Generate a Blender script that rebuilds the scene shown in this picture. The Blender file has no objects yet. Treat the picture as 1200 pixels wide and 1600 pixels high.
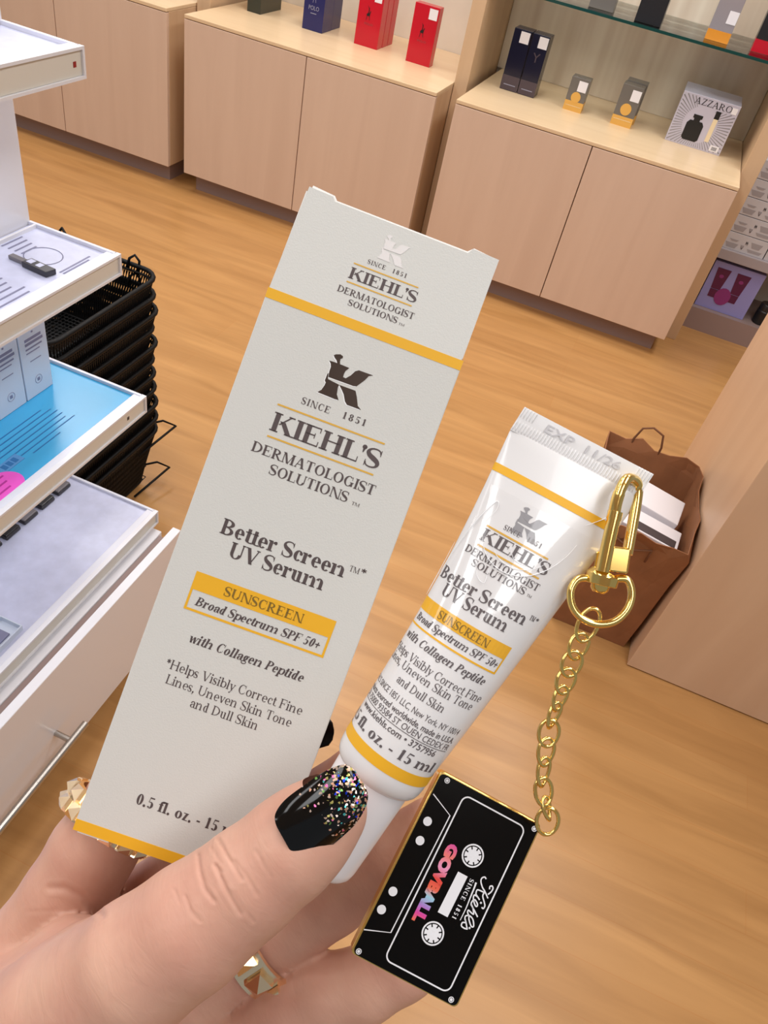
import bpy, bmesh, math, random
import numpy as np
from mathutils import Vector, Matrix
random.seed(7)
SC = bpy.context.scene
COL = SC.collection

# ------------------------------------------------------------------ camera, world, lights, exposure
CAM_H = 1.5
F = 1180.0                                   # focal length in pixels of the 1200x1600 frame
RW = np.array([[0.916, 0.373, -0.149], [0.358, -0.591, 0.723], [0.181, -0.715, -0.675]])
_u, _s, _v = np.linalg.svd(RW); RW = _u @ _v  # rows: world x, y, z written in (right, down, forward)
cd = bpy.data.cameras.new('camera'); cam = bpy.data.objects.new('camera', cd); COL.objects.link(cam)
cd.sensor_fit = 'VERTICAL'; cd.sensor_height = 36.0; cd.lens = 36.0 * F / 1600.0
cd.clip_start = 0.01; cd.clip_end = 50
cam.matrix_world = Matrix(((RW[0, 0], -RW[0, 1], -RW[0, 2], 0), (RW[1, 0], -RW[1, 1], -RW[1, 2], 0),
                           (RW[2, 0], -RW[2, 1], -RW[2, 2], CAM_H), (0, 0, 0, 1)))
SC.camera = cam
W = bpy.data.worlds.new('world'); SC.world = W; W.use_nodes = True
W.node_tree.nodes['Background'].inputs[0].default_value = (0.94, 0.97, 1.0, 1)
W.node_tree.nodes['Background'].inputs[1].default_value = 0.28
SC.view_settings.view_transform = 'Standard'; SC.view_settings.look = 'None'
SC.view_settings.exposure = 0.03; SC.view_settings.gamma = 1.0; SC.view_settings.use_curve_mapping = False

def area(name, loc, sx, sy, power, col=(.98, .99, 1.0), rot=(0, 0, 0)):
    l = bpy.data.lights.new(name, 'AREA'); l.shape = 'RECTANGLE'; l.size = sx; l.size_y = sy
    l.energy = power; l.color = col
    o = bpy.data.objects.new(name, l); COL.objects.link(o); o.location = loc; o.rotation_euler = rot
    return o
LAMP = 19
for lx in (-2.6, -0.9, 0.8):
    for ly, lw in ((-0.6, .62), (0.85, .9), (2.75, 1.36)):
        area('ceiling_lamp', (lx, ly, 2.86), 0.6, 1.2, LAMP * lw)

# ------------------------------------------------------------------ helpers
WM = {}
def lin(c):
    return tuple(((x / 255.0) / 12.92 if x / 255.0 <= 0.04045 else ((x / 255.0 + 0.055) / 1.055) ** 2.4) for x in c) + (1,)

MATS = {}
def mat(name, rgb, rough=0.5, metal=0.0, spec=0.5, coat=0.0, emit=None, var=0.0, vscale=30, bump=0.0, bscale=200, sss=0.0):
    m = bpy.data.materials.new(name); m.use_nodes = True
    nt = m.node_tree; b = nt.nodes['Principled BSDF']
    b.inputs['Base Color'].default_value = lin(rgb); b.inputs['Roughness'].default_value = rough
    b.inputs['Metallic'].default_value = metal; b.inputs['Specular IOR Level'].default_value = spec
    b.inputs['Coat Weight'].default_value = coat; b.inputs['Coat Roughness'].default_value = 0.05
    if emit:
        b.inputs['Emission Color'].default_value = lin(emit[0]); b.inputs['Emission Strength'].default_value = emit[1]
    tc = nt.nodes.new('ShaderNodeTexCoord')
    if var:
        n = nt.nodes.new('ShaderNodeTexNoise'); n.inputs['Scale'].default_value = vscale; n.inputs['Detail'].default_value = 4
        nt.links.new(tc.outputs['Object'], n.inputs['Vector'])
        r = nt.nodes.new('ShaderNodeValToRGB'); r.color_ramp.elements[0].position = .3; r.color_ramp.elements[1].position = .7
        r.color_ramp.elements[0].color = lin(tuple(max(0, c * (1 - var)) for c in rgb)); r.color_ramp.elements[1].color = lin(tuple(min(255, c * (1 + var)) for c in rgb))
        nt.links.new(n.outputs['Fac'], r.inputs['Fac']); nt.links.new(r.outputs['Color'], b.inputs['Base Color'])
    if bump:
        n = nt.nodes.new('ShaderNodeTexNoise'); n.inputs['Scale'].default_value = bscale; n.inputs['Detail'].default_value = 3
        nt.links.new(tc.outputs['Object'], n.inputs['Vector'])
        bp = nt.nodes.new('ShaderNodeBump'); bp.inputs['Strength'].default_value = bump; bp.inputs['Distance'].default_value = 0.0004
        nt.links.new(n.outputs['Fac'], bp.inputs['Height']); nt.links.new(bp.outputs['Normal'], b.inputs['Normal'])
    if sss:
        b.inputs['Subsurface Weight'].default_value = sss; b.inputs['Subsurface Radius'].default_value = (1, .35, .2); b.inputs['Subsurface Scale'].default_value = .004
    MATS[name] = m
    return m

def wood(name, c1, c2, scale, rough, spec=.5, bump=0.0):
    m = mat(name, c1, rough, spec=spec); nt = m.node_tree; b = nt.nodes['Principled BSDF']
    tc = nt.nodes.new('ShaderNodeTexCoord'); mp = nt.nodes.new('ShaderNodeMapping'); mp.inputs['Scale'].default_value = scale
    n = nt.nodes.new('ShaderNodeTexNoise'); n.inputs['Scale'].default_value = 1; n.inputs['Detail'].default_value = 5; n.inputs['Distortion'].default_value = .6
    r = nt.nodes.new('ShaderNodeValToRGB'); r.color_ramp.elements[0].position = .3; r.color_ramp.elements[1].position = .7
    r.color_ramp.elements[0].color = lin(c1); r.color_ramp.elements[1].color = lin(c2)
    nt.links.new(tc.outputs['Object'], mp.inputs['Vector']); nt.links.new(mp.outputs['Vector'], n.inputs['Vector'])
    nt.links.new(n.outputs['Fac'], r.inputs['Fac']); nt.links.new(r.outputs['Color'], b.inputs['Base Color'])
    return m

class MB:
    def __init__(s): s.v = []; s.f = []; s.m = []; s.uv = None
    def add(s, vs, fs, mi=0):
        o = len(s.v); s.v += [tuple(p) for p in vs]; s.f += [tuple(i + o for i in f) for f in fs]; s.m += [mi] * len(fs)
        return s
    def box(s, x0, x1, y0, y1, z0, z1, mi=0):
        return s.add([(x0, y0, z0), (x1, y0, z0), (x1, y1, z0), (x0, y1, z0), (x0, y0, z1), (x1, y0, z1), (x1, y1, z1), (x0, y1, z1)],
                     [(0, 3, 2, 1), (4, 5, 6, 7), (0, 1, 5, 4), (1, 2, 6, 5), (2, 3, 7, 6), (3, 0, 4, 7)], mi)
    def obox(s, o, a, b, c, mi=0):           # box from a corner and three edge vectors
        o, a, b, c = [np.array(q, float) for q in (o, a, b, c)]
        P = [o, o + a, o + a + b, o + b, o + c, o + a + c, o + a + b + c, o + b + c]
        return s.add(P, [(0, 3, 2, 1), (4, 5, 6, 7), (0, 1, 5, 4), (1, 2, 6, 5), (2, 3, 7, 6), (3, 0, 4, 7)], mi)
    def prism(s, poly, fn, d0, d1, mi=0):    # polygon (u,v) extruded between depths through fn(u,v,d)
        n = len(poly); vs = [fn(u, v, d0) for u, v in poly] + [fn(u, v, d1) for u, v in poly]
        return s.add(vs, [tuple(range(n)), tuple(range(2 * n - 1, n - 1, -1))] + [(i, (i + 1) % n, n + (i + 1) % n, n + i) for i in range(n)], mi)
    def tube(s, path, r, seg=8, closed=False, caps=True, mi=0, up=None):
        P = [np.array(p, float) for p in path]; n = len(P); rr = r if hasattr(r, '__len__') else [r] * n
        rings = []; prev = None
        for i in range(n):
            if closed: t = P[(i + 1) % n] - P[i - 1]
            else: t = P[min(i + 1, n - 1)] - P[max(i - 1, 0)]
            t = t / (np.linalg.norm(t) + 1e-12)
            if prev is None:
                a = np.array((0, 0, 1.)) if abs(t[2]) < .9 else np.array((1., 0, 0))
            else: a = prev
            a = a - t * (a @ t); a /= np.linalg.norm(a); prev = a; b = np.cross(t, a)
            rings.append([P[i] + rr[i] * (math.cos(2 * math.pi * k / seg) * a + math.sin(2 * math.pi * k / seg) * b) for k in range(seg)])
        vs = [p for q in rings for p in q]; fs = []
        for i in range(n if closed else n - 1):
            j = (i + 1) % n
            for k in range(seg):
                fs.append((i * seg + k, i * seg + (k + 1) % seg, j * seg + (k + 1) % seg, j * seg + k))
        if closed:                            # close the twist by matching nearest offset
            off = min(range(seg), key=lambda q: np.linalg.norm(rings[0][q] - (rings[-1][0] + P[0] - P[-1])))
            fs = fs[:-seg]
            for k in range(seg):
                fs.append(((n - 1) * seg + k, (n - 1) * seg + (k + 1) % seg, (k + 1 + off) % seg, (k + off) % seg))
        elif caps:
            fs += [tuple(range(seg - 1, -1, -1)), tuple(range((n - 1) * seg, n * seg))]
        return s.add(vs, fs, mi)
    def loft(s, rings, cap0=True, cap1=True, mi=0):
        k = len(rings[0]); vs = [p for q in rings for p in q]; fs = []
        for i in range(len(rings) - 1):
            for j in range(k):
                fs.append((i * k + j, i * k + (j + 1) % k, (i + 1) * k + (j + 1) % k, (i + 1) * k + j))
        if cap0: fs.append(tuple(range(k - 1, -1, -1)))
        if cap1: fs.append(tuple(range((len(rings) - 1) * k, len(rings) * k)))
        return s.add(vs, fs, mi)
    def build(s, name, m, parent=None, smooth=False, bevel=0.0, fix=True):
        me = bpy.data.meshes.new(name)
        inv = WM[parent].inverted() if parent is not None else Matrix()
        me.from_pydata([inv @ Vector(p) for p in s.v], [], s.f)
        for q in (m if isinstance(m, (list, tuple)) else [m]): me.materials.append(MATS[q] if isinstance(q, str) else q)
        for p, i in zip(me.polygons, s.m): p.material_index = i; p.use_smooth = bool(smooth)
        if fix:
            bm = bmesh.new(); bm.from_mesh(me); bmesh.ops.recalc_face_normals(bm, faces=bm.faces[:]); bm.to_mesh(me); bm.free()
        o = bpy.data.objects.new(name, me); COL.objects.link(o)
        if parent is not None: o.parent = parent; WM[o] = WM[parent]
        else: WM[o] = Matrix()
        if bevel:
            md = o.modifiers.new('bevel', 'BEVEL'); md.width = bevel; md.segments = 2; md.limit_method = 'ANGLE'; md.angle_limit = math.radians(40)
        if smooth == 'auto':
            for p in me.polygons: p.use_smooth = True
            sm = me.attributes.get('sharp_edge') or me.attributes.new('sharp_edge', 'BOOLEAN', 'EDGE')
            bm = bmesh.new(); bm.from_mesh(me)
            sh = [not (len(e.link_faces) == 2 and e.calc_face_angle(0) < math.radians(38)) for e in bm.edges]; bm.free()
            sm.data.foreach_set('value', sh)
        return o

def thing(name, label, cat, loc=(0, 0, 0), group=None):
    o = bpy.data.objects.new(name, None); COL.objects.link(o); o.location = loc; o.empty_display_size = .05
    WM[o] = Matrix.Translation(Vector(loc)); tag(o, label, cat, group)
    return o
def tag(o, label, cat, group=None):
    o['label'] = label; o['category'] = cat
    if group: o['group'] = group
    return o
def struct(o): o['kind'] = 'structure'; return o
def dup(root, loc, label, group=None):
    r = root.copy(); COL.objects.link(r); r.location = loc; r['label'] = label
    if group: r['group'] = group
    for ch in list(root.children):
        c = ch.copy(); COL.objects.link(c); c.parent = r
        for g in list(ch.children):
            d = g.copy(); COL.objects.link(d); d.parent = c
    WM[r] = Matrix.Translation(Vector(loc))
    return r

CAMV = np.array((0, 0, CAM_H))
def cw(p): return tuple(RW @ np.array(p, float) + CAMV)              # metres right / down / forward of the lens -> room
def px(x, y, d): return cw(((x - 600) / F * d, (y - 800) / F * d, d))  # a pixel at a measured distance -> room
def cp(x, y, d): return np.array(((x - 600) / F * d, (y - 800) / F * d, d))

# ------------------------------------------------------------------ a small book-face serif alphabet (cap height 1)
def glyphs(T, t):
    sf = .085
    def R(x0, y0, x1, y1): return [(x0, y0), (x1, y0), (x1, y1), (x0, y1)]
    def ser(x, y, w=None, up=False):
        w = T if w is None else w
        return R(x - sf, y - (t if up else 0), x + w + sf, y + (0 if up else t))
    def stem(x, y0=0, y1=1, a=True, b=True, w=None):
        w = T if w is None else w
        return [R(x, y0, x + w, y1)] + ([ser(x, y0, w)] if a else []) + ([ser(x, y1, w, True)] if b else [])
    def diag(x0, y0, x1, y1, w): return [[(x0, y0), (x0 + w, y0), (x1 + w, y1), (x1, y1)]]
    def arc(cx, cy, rx, ry, a0, a1, TT=None, tt=None, n=12):
        TT = T if TT is None else TT; tt = t if tt is None else tt
        out = []
        A = [math.radians(a0 + (a1 - a0) * i / n) for i in range(n + 1)]
        for p, q in zip(A[:-1], A[1:]):
            out.append([(cx + rx * math.cos(p), cy + ry * math.sin(p)), (cx + rx * math.cos(q), cy + ry * math.sin(q)),
                        (cx + (rx - TT) * math.cos(q), cy + (ry - tt) * math.sin(q)), (cx + (rx - TT) * math.cos(p), cy + (ry - tt) * math.sin(p))])
        return out
    def dot(cx, cy, r): return [[(cx + r * math.cos(i * math.pi / 5), cy + r * math.sin(i * math.pi / 5)) for i in range(10)]]
    def S(w, h):
        pts = [(.93, .80), (.80, .96), (.50, 1.0), (.22, .93), (.10, .76), (.24, .60), (.52, .49), (.80, .37), (.90, .22), (.78, .06), (.48, 0), (.20, .05), (.07, .22)]
        wd = [t, t, t * 1.1, t * 1.4, T * .8, T, T * 1.1, T, T * .8, t * 1.4, t * 1.1, t, t]
        P = []; Wd = []
        for i in range(len(pts) - 1):
            p0, p1, p2, p3 = [np.array(pts[min(max(k, 0), len(pts) - 1)]) for k in (i - 1, i, i + 1, i + 2)]
            for k in range(3):
                f = k / 3; P.append(.5 * (2 * p1 + (p2 - p0) * f + (2 * p0 - 5 * p1 + 4 * p2 - p3) * f * f + (3 * p1 - p0 - 3 * p2 + p3) * f ** 3)); Wd.append(wd[i] * (1 - f) + wd[i + 1] * f)
        P.append(np.array(pts[-1])); Wd.append(wd[-1])
        P = [np.array((p[0] * w, p[1] * h * .97 + h * .015)) for p in P]
        L = []; Rr = []
        for i in range(len(P)):
            d = P[min(i + 1, len(P) - 1)] - P[max(i - 1, 0)]; d = d / np.linalg.norm(d); nn = np.array((-d[1], d[0]))
            L.append(P[i] + nn * Wd[i] / 2); Rr.append(P[i] - nn * Wd[i] / 2)
        out = [[tuple(L[i]), tuple(L[i + 1]), tuple(Rr[i + 1]), tuple(Rr[i])] for i in range(len(P) - 1)]
        return out + [R(w * .90, h * .68, w * .95, h), R(w * .05, 0, w * .10, h * .33)]
    X = .68
    G = {}
    G['A'] = (diag(.06, 0, .44, 1, t * 1.2) + diag(.80 - T * .4, 0, .42, 1, T * 1.05) + [R(.2, .32, .72, .32 + t)] + [R(0, 0, .26, t), R(.62, 0, 1.02, t)], 1.04)
    G['B'] = (stem(.09) + arc(.09 + T, .74, .50, .26, -90, 90) + arc(.09 + T, .26, .56, .275, -90, 90), .95)
    G['C'] = (arc(.5, .5, .46, .51, 50, 310, None, t, 20) + [R(.80, .64, .85, 1), R(.80, .08, .84, .3)], .95)
    G['D'] = (stem(.09) + arc(.09 + T, .5, .72, .5, -90, 90, None, t, 16), 1.06)
    def E(): return stem(.09) + [R(.09, 1 - t, .80, 1), R(.09, 0, .84, t), R(.09, .5, .58, .5 + t), R(.76, .74, .80, 1), R(.80, 0, .84, .28), R(.55, .38, .59, .66)]
    G['E'] = (E(), .92)
    G['F'] = (stem(.09) + [R(.09, 1 - t, .80, 1), R(.09, .5, .58, .5 + t), R(.76, .72, .80, 1), R(.55, .38, .59, .66)], .84)
    G['G'] = (arc(.5, .5, .46, .51, 50, 320, None, t, 20) + [R(.80, .64, .85, 1)] + stem(.74, .05, .46, False, True), 1.06)
    G['H'] = (stem(.09) + stem(.98 - T) + [R(.2, .5, .9, .5 + t)], 1.10)
    G['I'] = (stem(.1), .2 + T)
    G['K'] = (stem(.09) + diag(.1 + T, .42, .82, 1, t * 1.3) + diag(.82, 0, .30 + T * .3, .62, T * 1.15) + [R(.72, 1 - t, 1.02, 1), R(.74, 0, 1.12 + T * .3, t)], 1.12)
    G['L'] = (stem(.09) + [R(.09, 0, .80, t), R(.76, 0, .80, .30)], .80)
    G['M'] = (stem(.09, w=t * 1.2) + stem(1.16 - T) + diag(.62 - T * .5, 0, .10, 1, T) + diag(.60, 0, 1.14 - T * .6, 1, t), 1.28)
    G['N'] = (stem(.1, w=t * 1.2) + stem(.92, w=t * 1.2) + diag(.92 - T * .8, 0, .08, 1, T), 1.08)
    G['O'] = (arc(.53, .5, .49, .515, 0, 360, None, t, 28), 1.06)
    G['P'] = (stem(.09) + arc(.09 + T, .72, .50, .28, -90, 90), .86)
    G['R'] = (stem(.09) + arc(.09 + T, .73, .50, .27, -90, 90) + diag(.74, 0, .30, .50, T) + [R(.72, 0, .98 + T * .4, t)], 1.02)
    G['S'] = (S(.74, 1), .78)
    G['T'] = ([R(.44 - T / 2, 0, .44 + T / 2, 1)] + [R(.44 - T / 2 - sf, 0, .44 + T / 2 + sf, t)] + [R(.04, 1 - t, .84, 1), R(.04, .72, .08, 1), R(.80, .72, .84, 1)], .90)
    G['U'] = (stem(.09, .3, 1, False) + arc(.5, .32, .41, .335, 180, 360, T, t, 14) + [R(.91 - t * 1.3, .3, .91, 1), R(.79, 1 - t, 1.02, 1)], 1.06)
    G['V'] = (diag(.46, 0, .06, 1, T * 1.05) + diag(.50, 0, .88, 1, t * 1.2) + [R(-.02, 1 - t, .32, 1), R(.76, 1 - t, 1.02, 1)], 1.02)
    G['Y'] = (stem(.42, 0, .45, True, False) + diag(.42, .42, .04, 1, T) + diag(.46 + T * .5, .42, .86, 1, t) + [R(-.04, 1 - t, .32, 1), R(.74, 1 - t, 1.0, 1)], 1.0)
    G['Z'] = ([R(.06, 1 - t, .78, 1), R(.04, 0, .82, t), R(.06, .74, .10, 1), R(.78, 0, .82, .28)] + diag(.06, 0, .76 - T, 1, T), .88)
    def ss(x, y0=0, y1=X, a=True):           # lowercase stem with a flag serif on the left
        return [R(x, y0, x + T, y1), R(x - sf, y1 - t * 1.2, x + T * .5, y1)] + ([ser(x, y0)] if a else [])
    def shoulder(x, w): return arc(x + w / 2 + T * .5, X - .27, w / 2 + T * .5, .285, 0, 155, T, t, 10) + [R(x + w, 0, x + w + T, X - .27), ser(x + w, 0)]
    G['a'] = (arc(.30, .19, .26, .205, 60, 300, T, t) + [R(.42, .04, .42 + T, .48)] + arc(.24 + T * .5, .48, .18 + T * .5, .21, 0, 160, T, t) + [R(.42 + T * .6, 0, .52 + T, t * 1.2)] + dot(.12, .50, T * .45), .58 + T * .5)
    G['b'] = (ss(.06, 0, 1, False) + arc(.06 + T + .20, X / 2, .30 + T * .3, .35, -145, 145), .66 + T * .6)
    G['c'] = (arc(.36, X / 2, .31, .35, 45, 315, T, t, 16) + dot(.52, X * .74, T * .45), .62)
    G['d'] = (ss(.40, 0, 1, False) + arc(.34, X / 2, .30, .35, 40, 320) + [R(.40 + T * .5, 0, .50 + T, t)], .56 + T)
    G['e'] = (arc(.36, X / 2, .32, .35, 0, 315, T, t, 18) + [R(.10, X / 2 - t * .3, .66, X / 2 + t * .6)], .70)
    G['f'] = ([R(.12, 0, .12 + T, .78), ser(.12, 0), R(0, X - t, .44, X)] + arc(.12 + T + .10, .76, .10 + T, .25, 30, 180, T, t) + dot(.36 + T * .3, .90, T * .4), .46)
    G['g'] = (arc(.33, .42, .27, .27, 0, 360, T, t, 20) + arc(.33, -.08, .32, .20, 0, 360, t * 1.4, t * 1.4, 20) + [R(.14, .08, .44, .08 + t * 1.6), R(.5, X - t * 1.6, .68, X)], .68)
    G['h'] = (ss(.07, 0, 1) + shoulder(.07 + T, .36), .62 + 2 * T)
    G['i'] = (ss(.09) + dot(.09 + T / 2, .90, .05 + T * .35), .2 + T)
    G['k'] = (ss(.07, 0, 1) + diag(.1 + T, .26, .48, X, t * 1.2) + diag(.46, 0, .22 + T * .4, .40, T) + [R(.40, X - t, .66, X), R(.40, 0, .74 + T * .4, t)], .74)
    G['l'] = (ss(.09, 0, 1), .2 + T)
    G['m'] = (ss(.07) + shoulder(.07 + T, .34) + shoulder(.07 + 2 * T + .34, .34), .94 + 3 * T)
    G['n'] = (ss(.07) + shoulder(.07 + T, .36), .62 + 2 * T)
    G['o'] = (arc(.38, X / 2, .34, .355, 0, 360, T, t, 22), .76)
    G['p'] = (ss(.07, -.3, X) + arc(.07 + T + .20, X / 2, .30 + T * .3, .35, -145, 145), .66 + T * .6)
    G['r'] = (ss(.07) + arc(.10 + T + .16, X - .2, .2, .21, 70, 165, T * .6, t) + dot(.40 + T * .4, X - .1, T * .45), .50 + T * .6)
    G['s'] = (S(.46, X), .52)
    G['t'] = ([R(.12, .1, .12 + T, .88), R(0, X - t, .42, X)] + arc(.12 + T + .10, .14, .10 + T, .155, 180, 320, T, t), .46)
    G['u'] = (ss(.07, .2, X, False) + arc(.30 + T * .5, .21, .23 + T * .5, .225, 180, 300, T, t) + ss(.46, 0, X, False) + [R(.46 + T * .5, 0, .56 + T, t)], .62 + T)
    G['v'] = (diag(.30, 0, .04, X, T) + diag(.33, 0, .58, X, t * 1.2) + [R(-.02, X - t, .28, X), R(.48, X - t, .70, X)], .68)
    G['w'] = (diag(.26, 0, .02, X, T) + diag(.29, 0, .48, X, t) + diag(.66, 0, .44, X, T) + diag(.69, 0, .92, X, t) + [R(-.04, X - t, .26, X), R(.84, X - t, 1.04, X)], 1.02)
    G['x'] = (diag(.44, 0, .04, X, T) + diag(.04, 0, .52, X, t) + [R(-.02, X - t, .28, X), R(.4, X - t, .62, X), R(-.02, 0, .2, t), R(.38, 0, .70, t)], .68)
    G['y'] = (diag(.30, 0, .04, X, T) + diag(.16, -.28, .58, X, t * 1.2) + [R(-.02, X - t, .28, X), R(.48, X - t, .70, X)] + dot(.14, -.24, T * .5), .68)
    G['z'] = ([R(.04, X - t, .54, X), R(.04, 0, .56, t)] + diag(.04, 0, .52 - T, X, T), .60)
    G['0'] = (arc(.36, .5, .31, .51, 0, 360, T, t, 22), .72)
    G['1'] = ([R(.32 - T / 2, 0, .32 + T / 2, 1), R(.14, 0, .50, t), [(.12, .84), (.32, 1), (.32, .90), (.12, .80)]], .62)
    G['2'] = (arc(.34, .70, .28, .31, -20, 165, T, t) + diag(.06, 0, .62 - T, .62, T * .8) + [R(.06, 0, .64, T * .7)], .72)
    G['5'] = ([R(.16, .88, .60, 1), [(.16, .95), (.22, .95), (.16, .52), (.11, .52)]] + arc(.32, .30, .30, .31, -150, 125, T, t, 16), .70)
    G['6'] = (arc(.35, .30, .29, .31, 0, 360, T, t, 18) + arc(.60, .36, .54, .66, 110, 178, T, t * .8), .72)
    G['8'] = (arc(.36, .75, .26, .255, 0, 360, T * .9, t, 18) + arc(.36, .26, .30, .27, 0, 360, T, t, 18), .72)
    G['7'] = ([R(.08, 1 - T * .7, .66, 1)] + diag(.2, 0, .60, .95, T * .7), .72)
    G['3'] = (arc(.30, .74, .26, .26, -80, 160, T, t) + arc(.30, .27, .30, .28, -150, 85, T, t), .70)
    G['4'] = ([R(.42, 0, .42 + T, 1), R(.04, .24, .68, .24 + t * 1.6)] + diag(.04, .26, .42, 1, t * 1.4), .74)
    G['9'] = (arc(.35, .70, .29, .31, 0, 360, T, t, 18) + arc(.10, .64, .54, .66, -70, -2, T, t * .8), .72)
    G['.'] = (dot(.14, .07, .06 + T * .3), .32)
    G[','] = (dot(.14, .07, .06 + T * .3) + [[(.10, .06), (.24, .06), (.10, -.2), (.06, -.18)]], .32)
    G["'"] = (dot(.16, .90, .05 + T * .3) + [[(.09, .90), (.25, .90), (.16, .60), (.12, .62)]], .32)
    G['-'] = ([R(.06, .26, .40, .26 + T * .6)], .46)
    G['+'] = ([R(.06, .38, .66, .38 + T * .6), R(.36 - T * .3, .08, .36 + T * .3, .72)], .72)
    st = []
    for k in range(3):
        a = math.radians(90 + 60 * k); d = (math.cos(a), math.sin(a)); nn = (-d[1] * .05, d[0] * .05); c = (.28, .74)
        st.append([(c[0] - .24 * d[0] - nn[0], c[1] - .24 * d[1] - nn[1]), (c[0] + .24 * d[0] - nn[0], c[1] + .24 * d[1] - nn[1]), (c[0] + .24 * d[0] + nn[0], c[1] + .24 * d[1] + nn[1]), (c[0] - .24 * d[0] + nn[0], c[1] - .24 * d[1] + nn[1])])
    G['*'] = (st, .56)
    G['•'] = (dot(.3, .42, .2), .6)
    G[' '] = ([], .36)
    return G
FONT = {'bold': glyphs(.235, .07), 'reg': glyphs(.15, .06), 'med': glyphs(.21, .068)}

def text(mb, s, u0, u1, v, cap, fn, style='bold', slant=0.0, track=0.03, mi=0, sub=False):
    G = FONT[style]; x = 0; polys = []
    for ch in s:
        g, adv = G[ch]
        for p in g: polys.append([(q[0] + x + slant * q[1], q[1]) for q in p])
        x += adv + track
    k = (u1 - u0) / max(1e-6, x - track)
    for p in polys:
        mb.add([fn(u0 + q[0] * k, v - q[1] * cap) for q in p], [tuple(range(len(p)))], mi)

def sans(mb, s, u0, u1, v, cap, fn, mi=0, bold=0.0, wide=None):
    c = bpy.data.curves.new('lettering', 'FONT'); c.body = s; c.size = 1.0; c.resolution_u = 3; c.offset = bold
    o = bpy.data.objects.new('lettering', c); COL.objects.link(o)
    dg = bpy.context.evaluated_depsgraph_get(); me = o.evaluated_get(dg).to_mesh()
    P = np.array([q.co[:2] for q in me.vertices]); fs = [tuple(p.vertices) for p in me.polygons]
    o.evaluated_get(dg).to_mesh_clear(); bpy.data.objects.remove(o); bpy.data.curves.remove(c)
    x0, x1 = P[:, 0].min(), P[:, 0].max(); k = (u1 - u0) / (x1 - x0); kk = cap / .70
    mb.add([fn(u0 + (p[0] - x0) * k, v - p[1] * kk) for p in P], fs, mi)

# the mortar-and-pestle K, unit box (0..1, 0 bottom .. 1 top)
LOGO = [[(0.077, 0.952), (0.109, 0.989), (0.186, 1.024), (0.241, 1.004), (0.248, 0.962), (0.216, 0.925), (0.223, 0.869), (0.24, 0.824), (0.187, 0.815), (0.158, 0.869), (0.109, 0.907)],
        [(0.034, 0.806), (0.064, 0.812), (0.198, 0.82), (0.425, 0.811), (0.377, 0.722), (0.368, 0.65), (0.372, 0.577), (0.424, 0.571), (0.493, 0.67), (0.544, 0.79), (0.603, 0.839), (0.877, 0.843), (0.806, 0.789), (0.765, 0.68), (0.66, 0.49), (0.603, 0.472), (0.12, 0.463), (0.1, 0.589), (0.1, 0.693), (0.077, 0.758)],
        [(0.082, 0.514), (0.099, 0.551), (0.123, 0.42), (0.355, 0.387), (0.348, 0.327), (0.373, 0.173), (0.44, 0.068), (0.368, 0.058), (0.028, 0.07), (0.08, 0.146), (0.106, 0.263), (0.11, 0.332), (0.082, 0.364)],
        [(0.355, 0.387), (0.672, 0.391), (0.732, 0.275), (0.805, 0.098), (0.887, 0.037), (0.613, 0.034), (0.557, 0.091), (0.491, 0.227), (0.43, 0.304)]]
def logo(mb, u0, u1, v0, v1, fn, mi=0):      # v0 top, v1 bottom
    for p in LOGO: mb.add([fn(u0 + q[0] * (u1 - u0), v1 + q[1] * (v0 - v1)) for q in p], [tuple(range(len(p)))], mi)

# ------------------------------------------------------------------ materials of the room
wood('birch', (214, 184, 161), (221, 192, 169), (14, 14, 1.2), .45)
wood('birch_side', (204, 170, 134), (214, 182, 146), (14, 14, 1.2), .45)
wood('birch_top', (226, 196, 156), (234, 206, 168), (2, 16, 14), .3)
wood('counter_veneer', (220, 182, 148), (230, 194, 160), (9, 9, 1.0), .4)
mat('gap', (70, 50, 40), .8)
mat('plinth', (150, 128, 122), .5)
mat('cream_wall', (226, 216, 200), .7, var=.02, vscale=6)
mat('ceiling_white', (225, 222, 216), .8)
mat('white_metal', (232, 230, 234), .22)
mat('tray_white', (226, 226, 236), .3)
mat('lip_clear', (222, 216, 204), .25)
mat('black_wire', (9, 8, 9), .55, spec=.25)
mat('white_sticker', (238, 234, 238), .5)
mat('steel', (190, 185, 178), .3, metal=1)
mat('insert_lavender', (205, 208, 232), .3, var=.03, vscale=40)
mat('insert_cyan', (66, 168, 218), .25)
mat('print_grey', (132, 132, 160), .5)
mat('print_blue', (40, 110, 170), .5)
mat('hot_pink', (248, 90, 205), .4)
mat('pink_print', (190, 40, 150), .4)
mat('badge_blue', (90, 150, 205), .4)
mat('product_grey', (120, 115, 118), .35)
mat('product_dark', (52, 50, 56), .35)
mat('pale_box', (214, 222, 236), .45)
mat('red_dot', (150, 30, 30), .4)
def ribbed():
    m = mat('rear_panel', (222, 208, 182), .28, spec=.6); nt = m.node_tree; b = nt.nodes['Principled BSDF']
    tc = nt.nodes.new('ShaderNodeTexCoord'); mp = nt.nodes.new('ShaderNodeMapping'); mp.inputs['Scale'].default_value = (14, 14, .8)
    n = nt.nodes.new('ShaderNodeTexNoise'); n.inputs['Scale'].default_value = 1; n.inputs['Detail'].default_value = 2
    r = nt.nodes.new('ShaderNodeValToRGB'); r.color_ramp.elements[0].position = .35; r.color_ramp.elements[1].position = .68
    r.color_ramp.elements[0].color = lin((216, 198, 176)); r.color_ramp.elements[1].color = lin((238, 226, 206))
    nt.links.new(tc.outputs['Object'], mp.inputs['Vector']); nt.links.new(mp.outputs['Vector'], n.inputs['Vector']); nt.links.new(n.outputs['Fac'], r.inputs['Fac']); nt.links.new(r.outputs['Color'], b.inputs['Base Color'])
ribbed()
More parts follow.
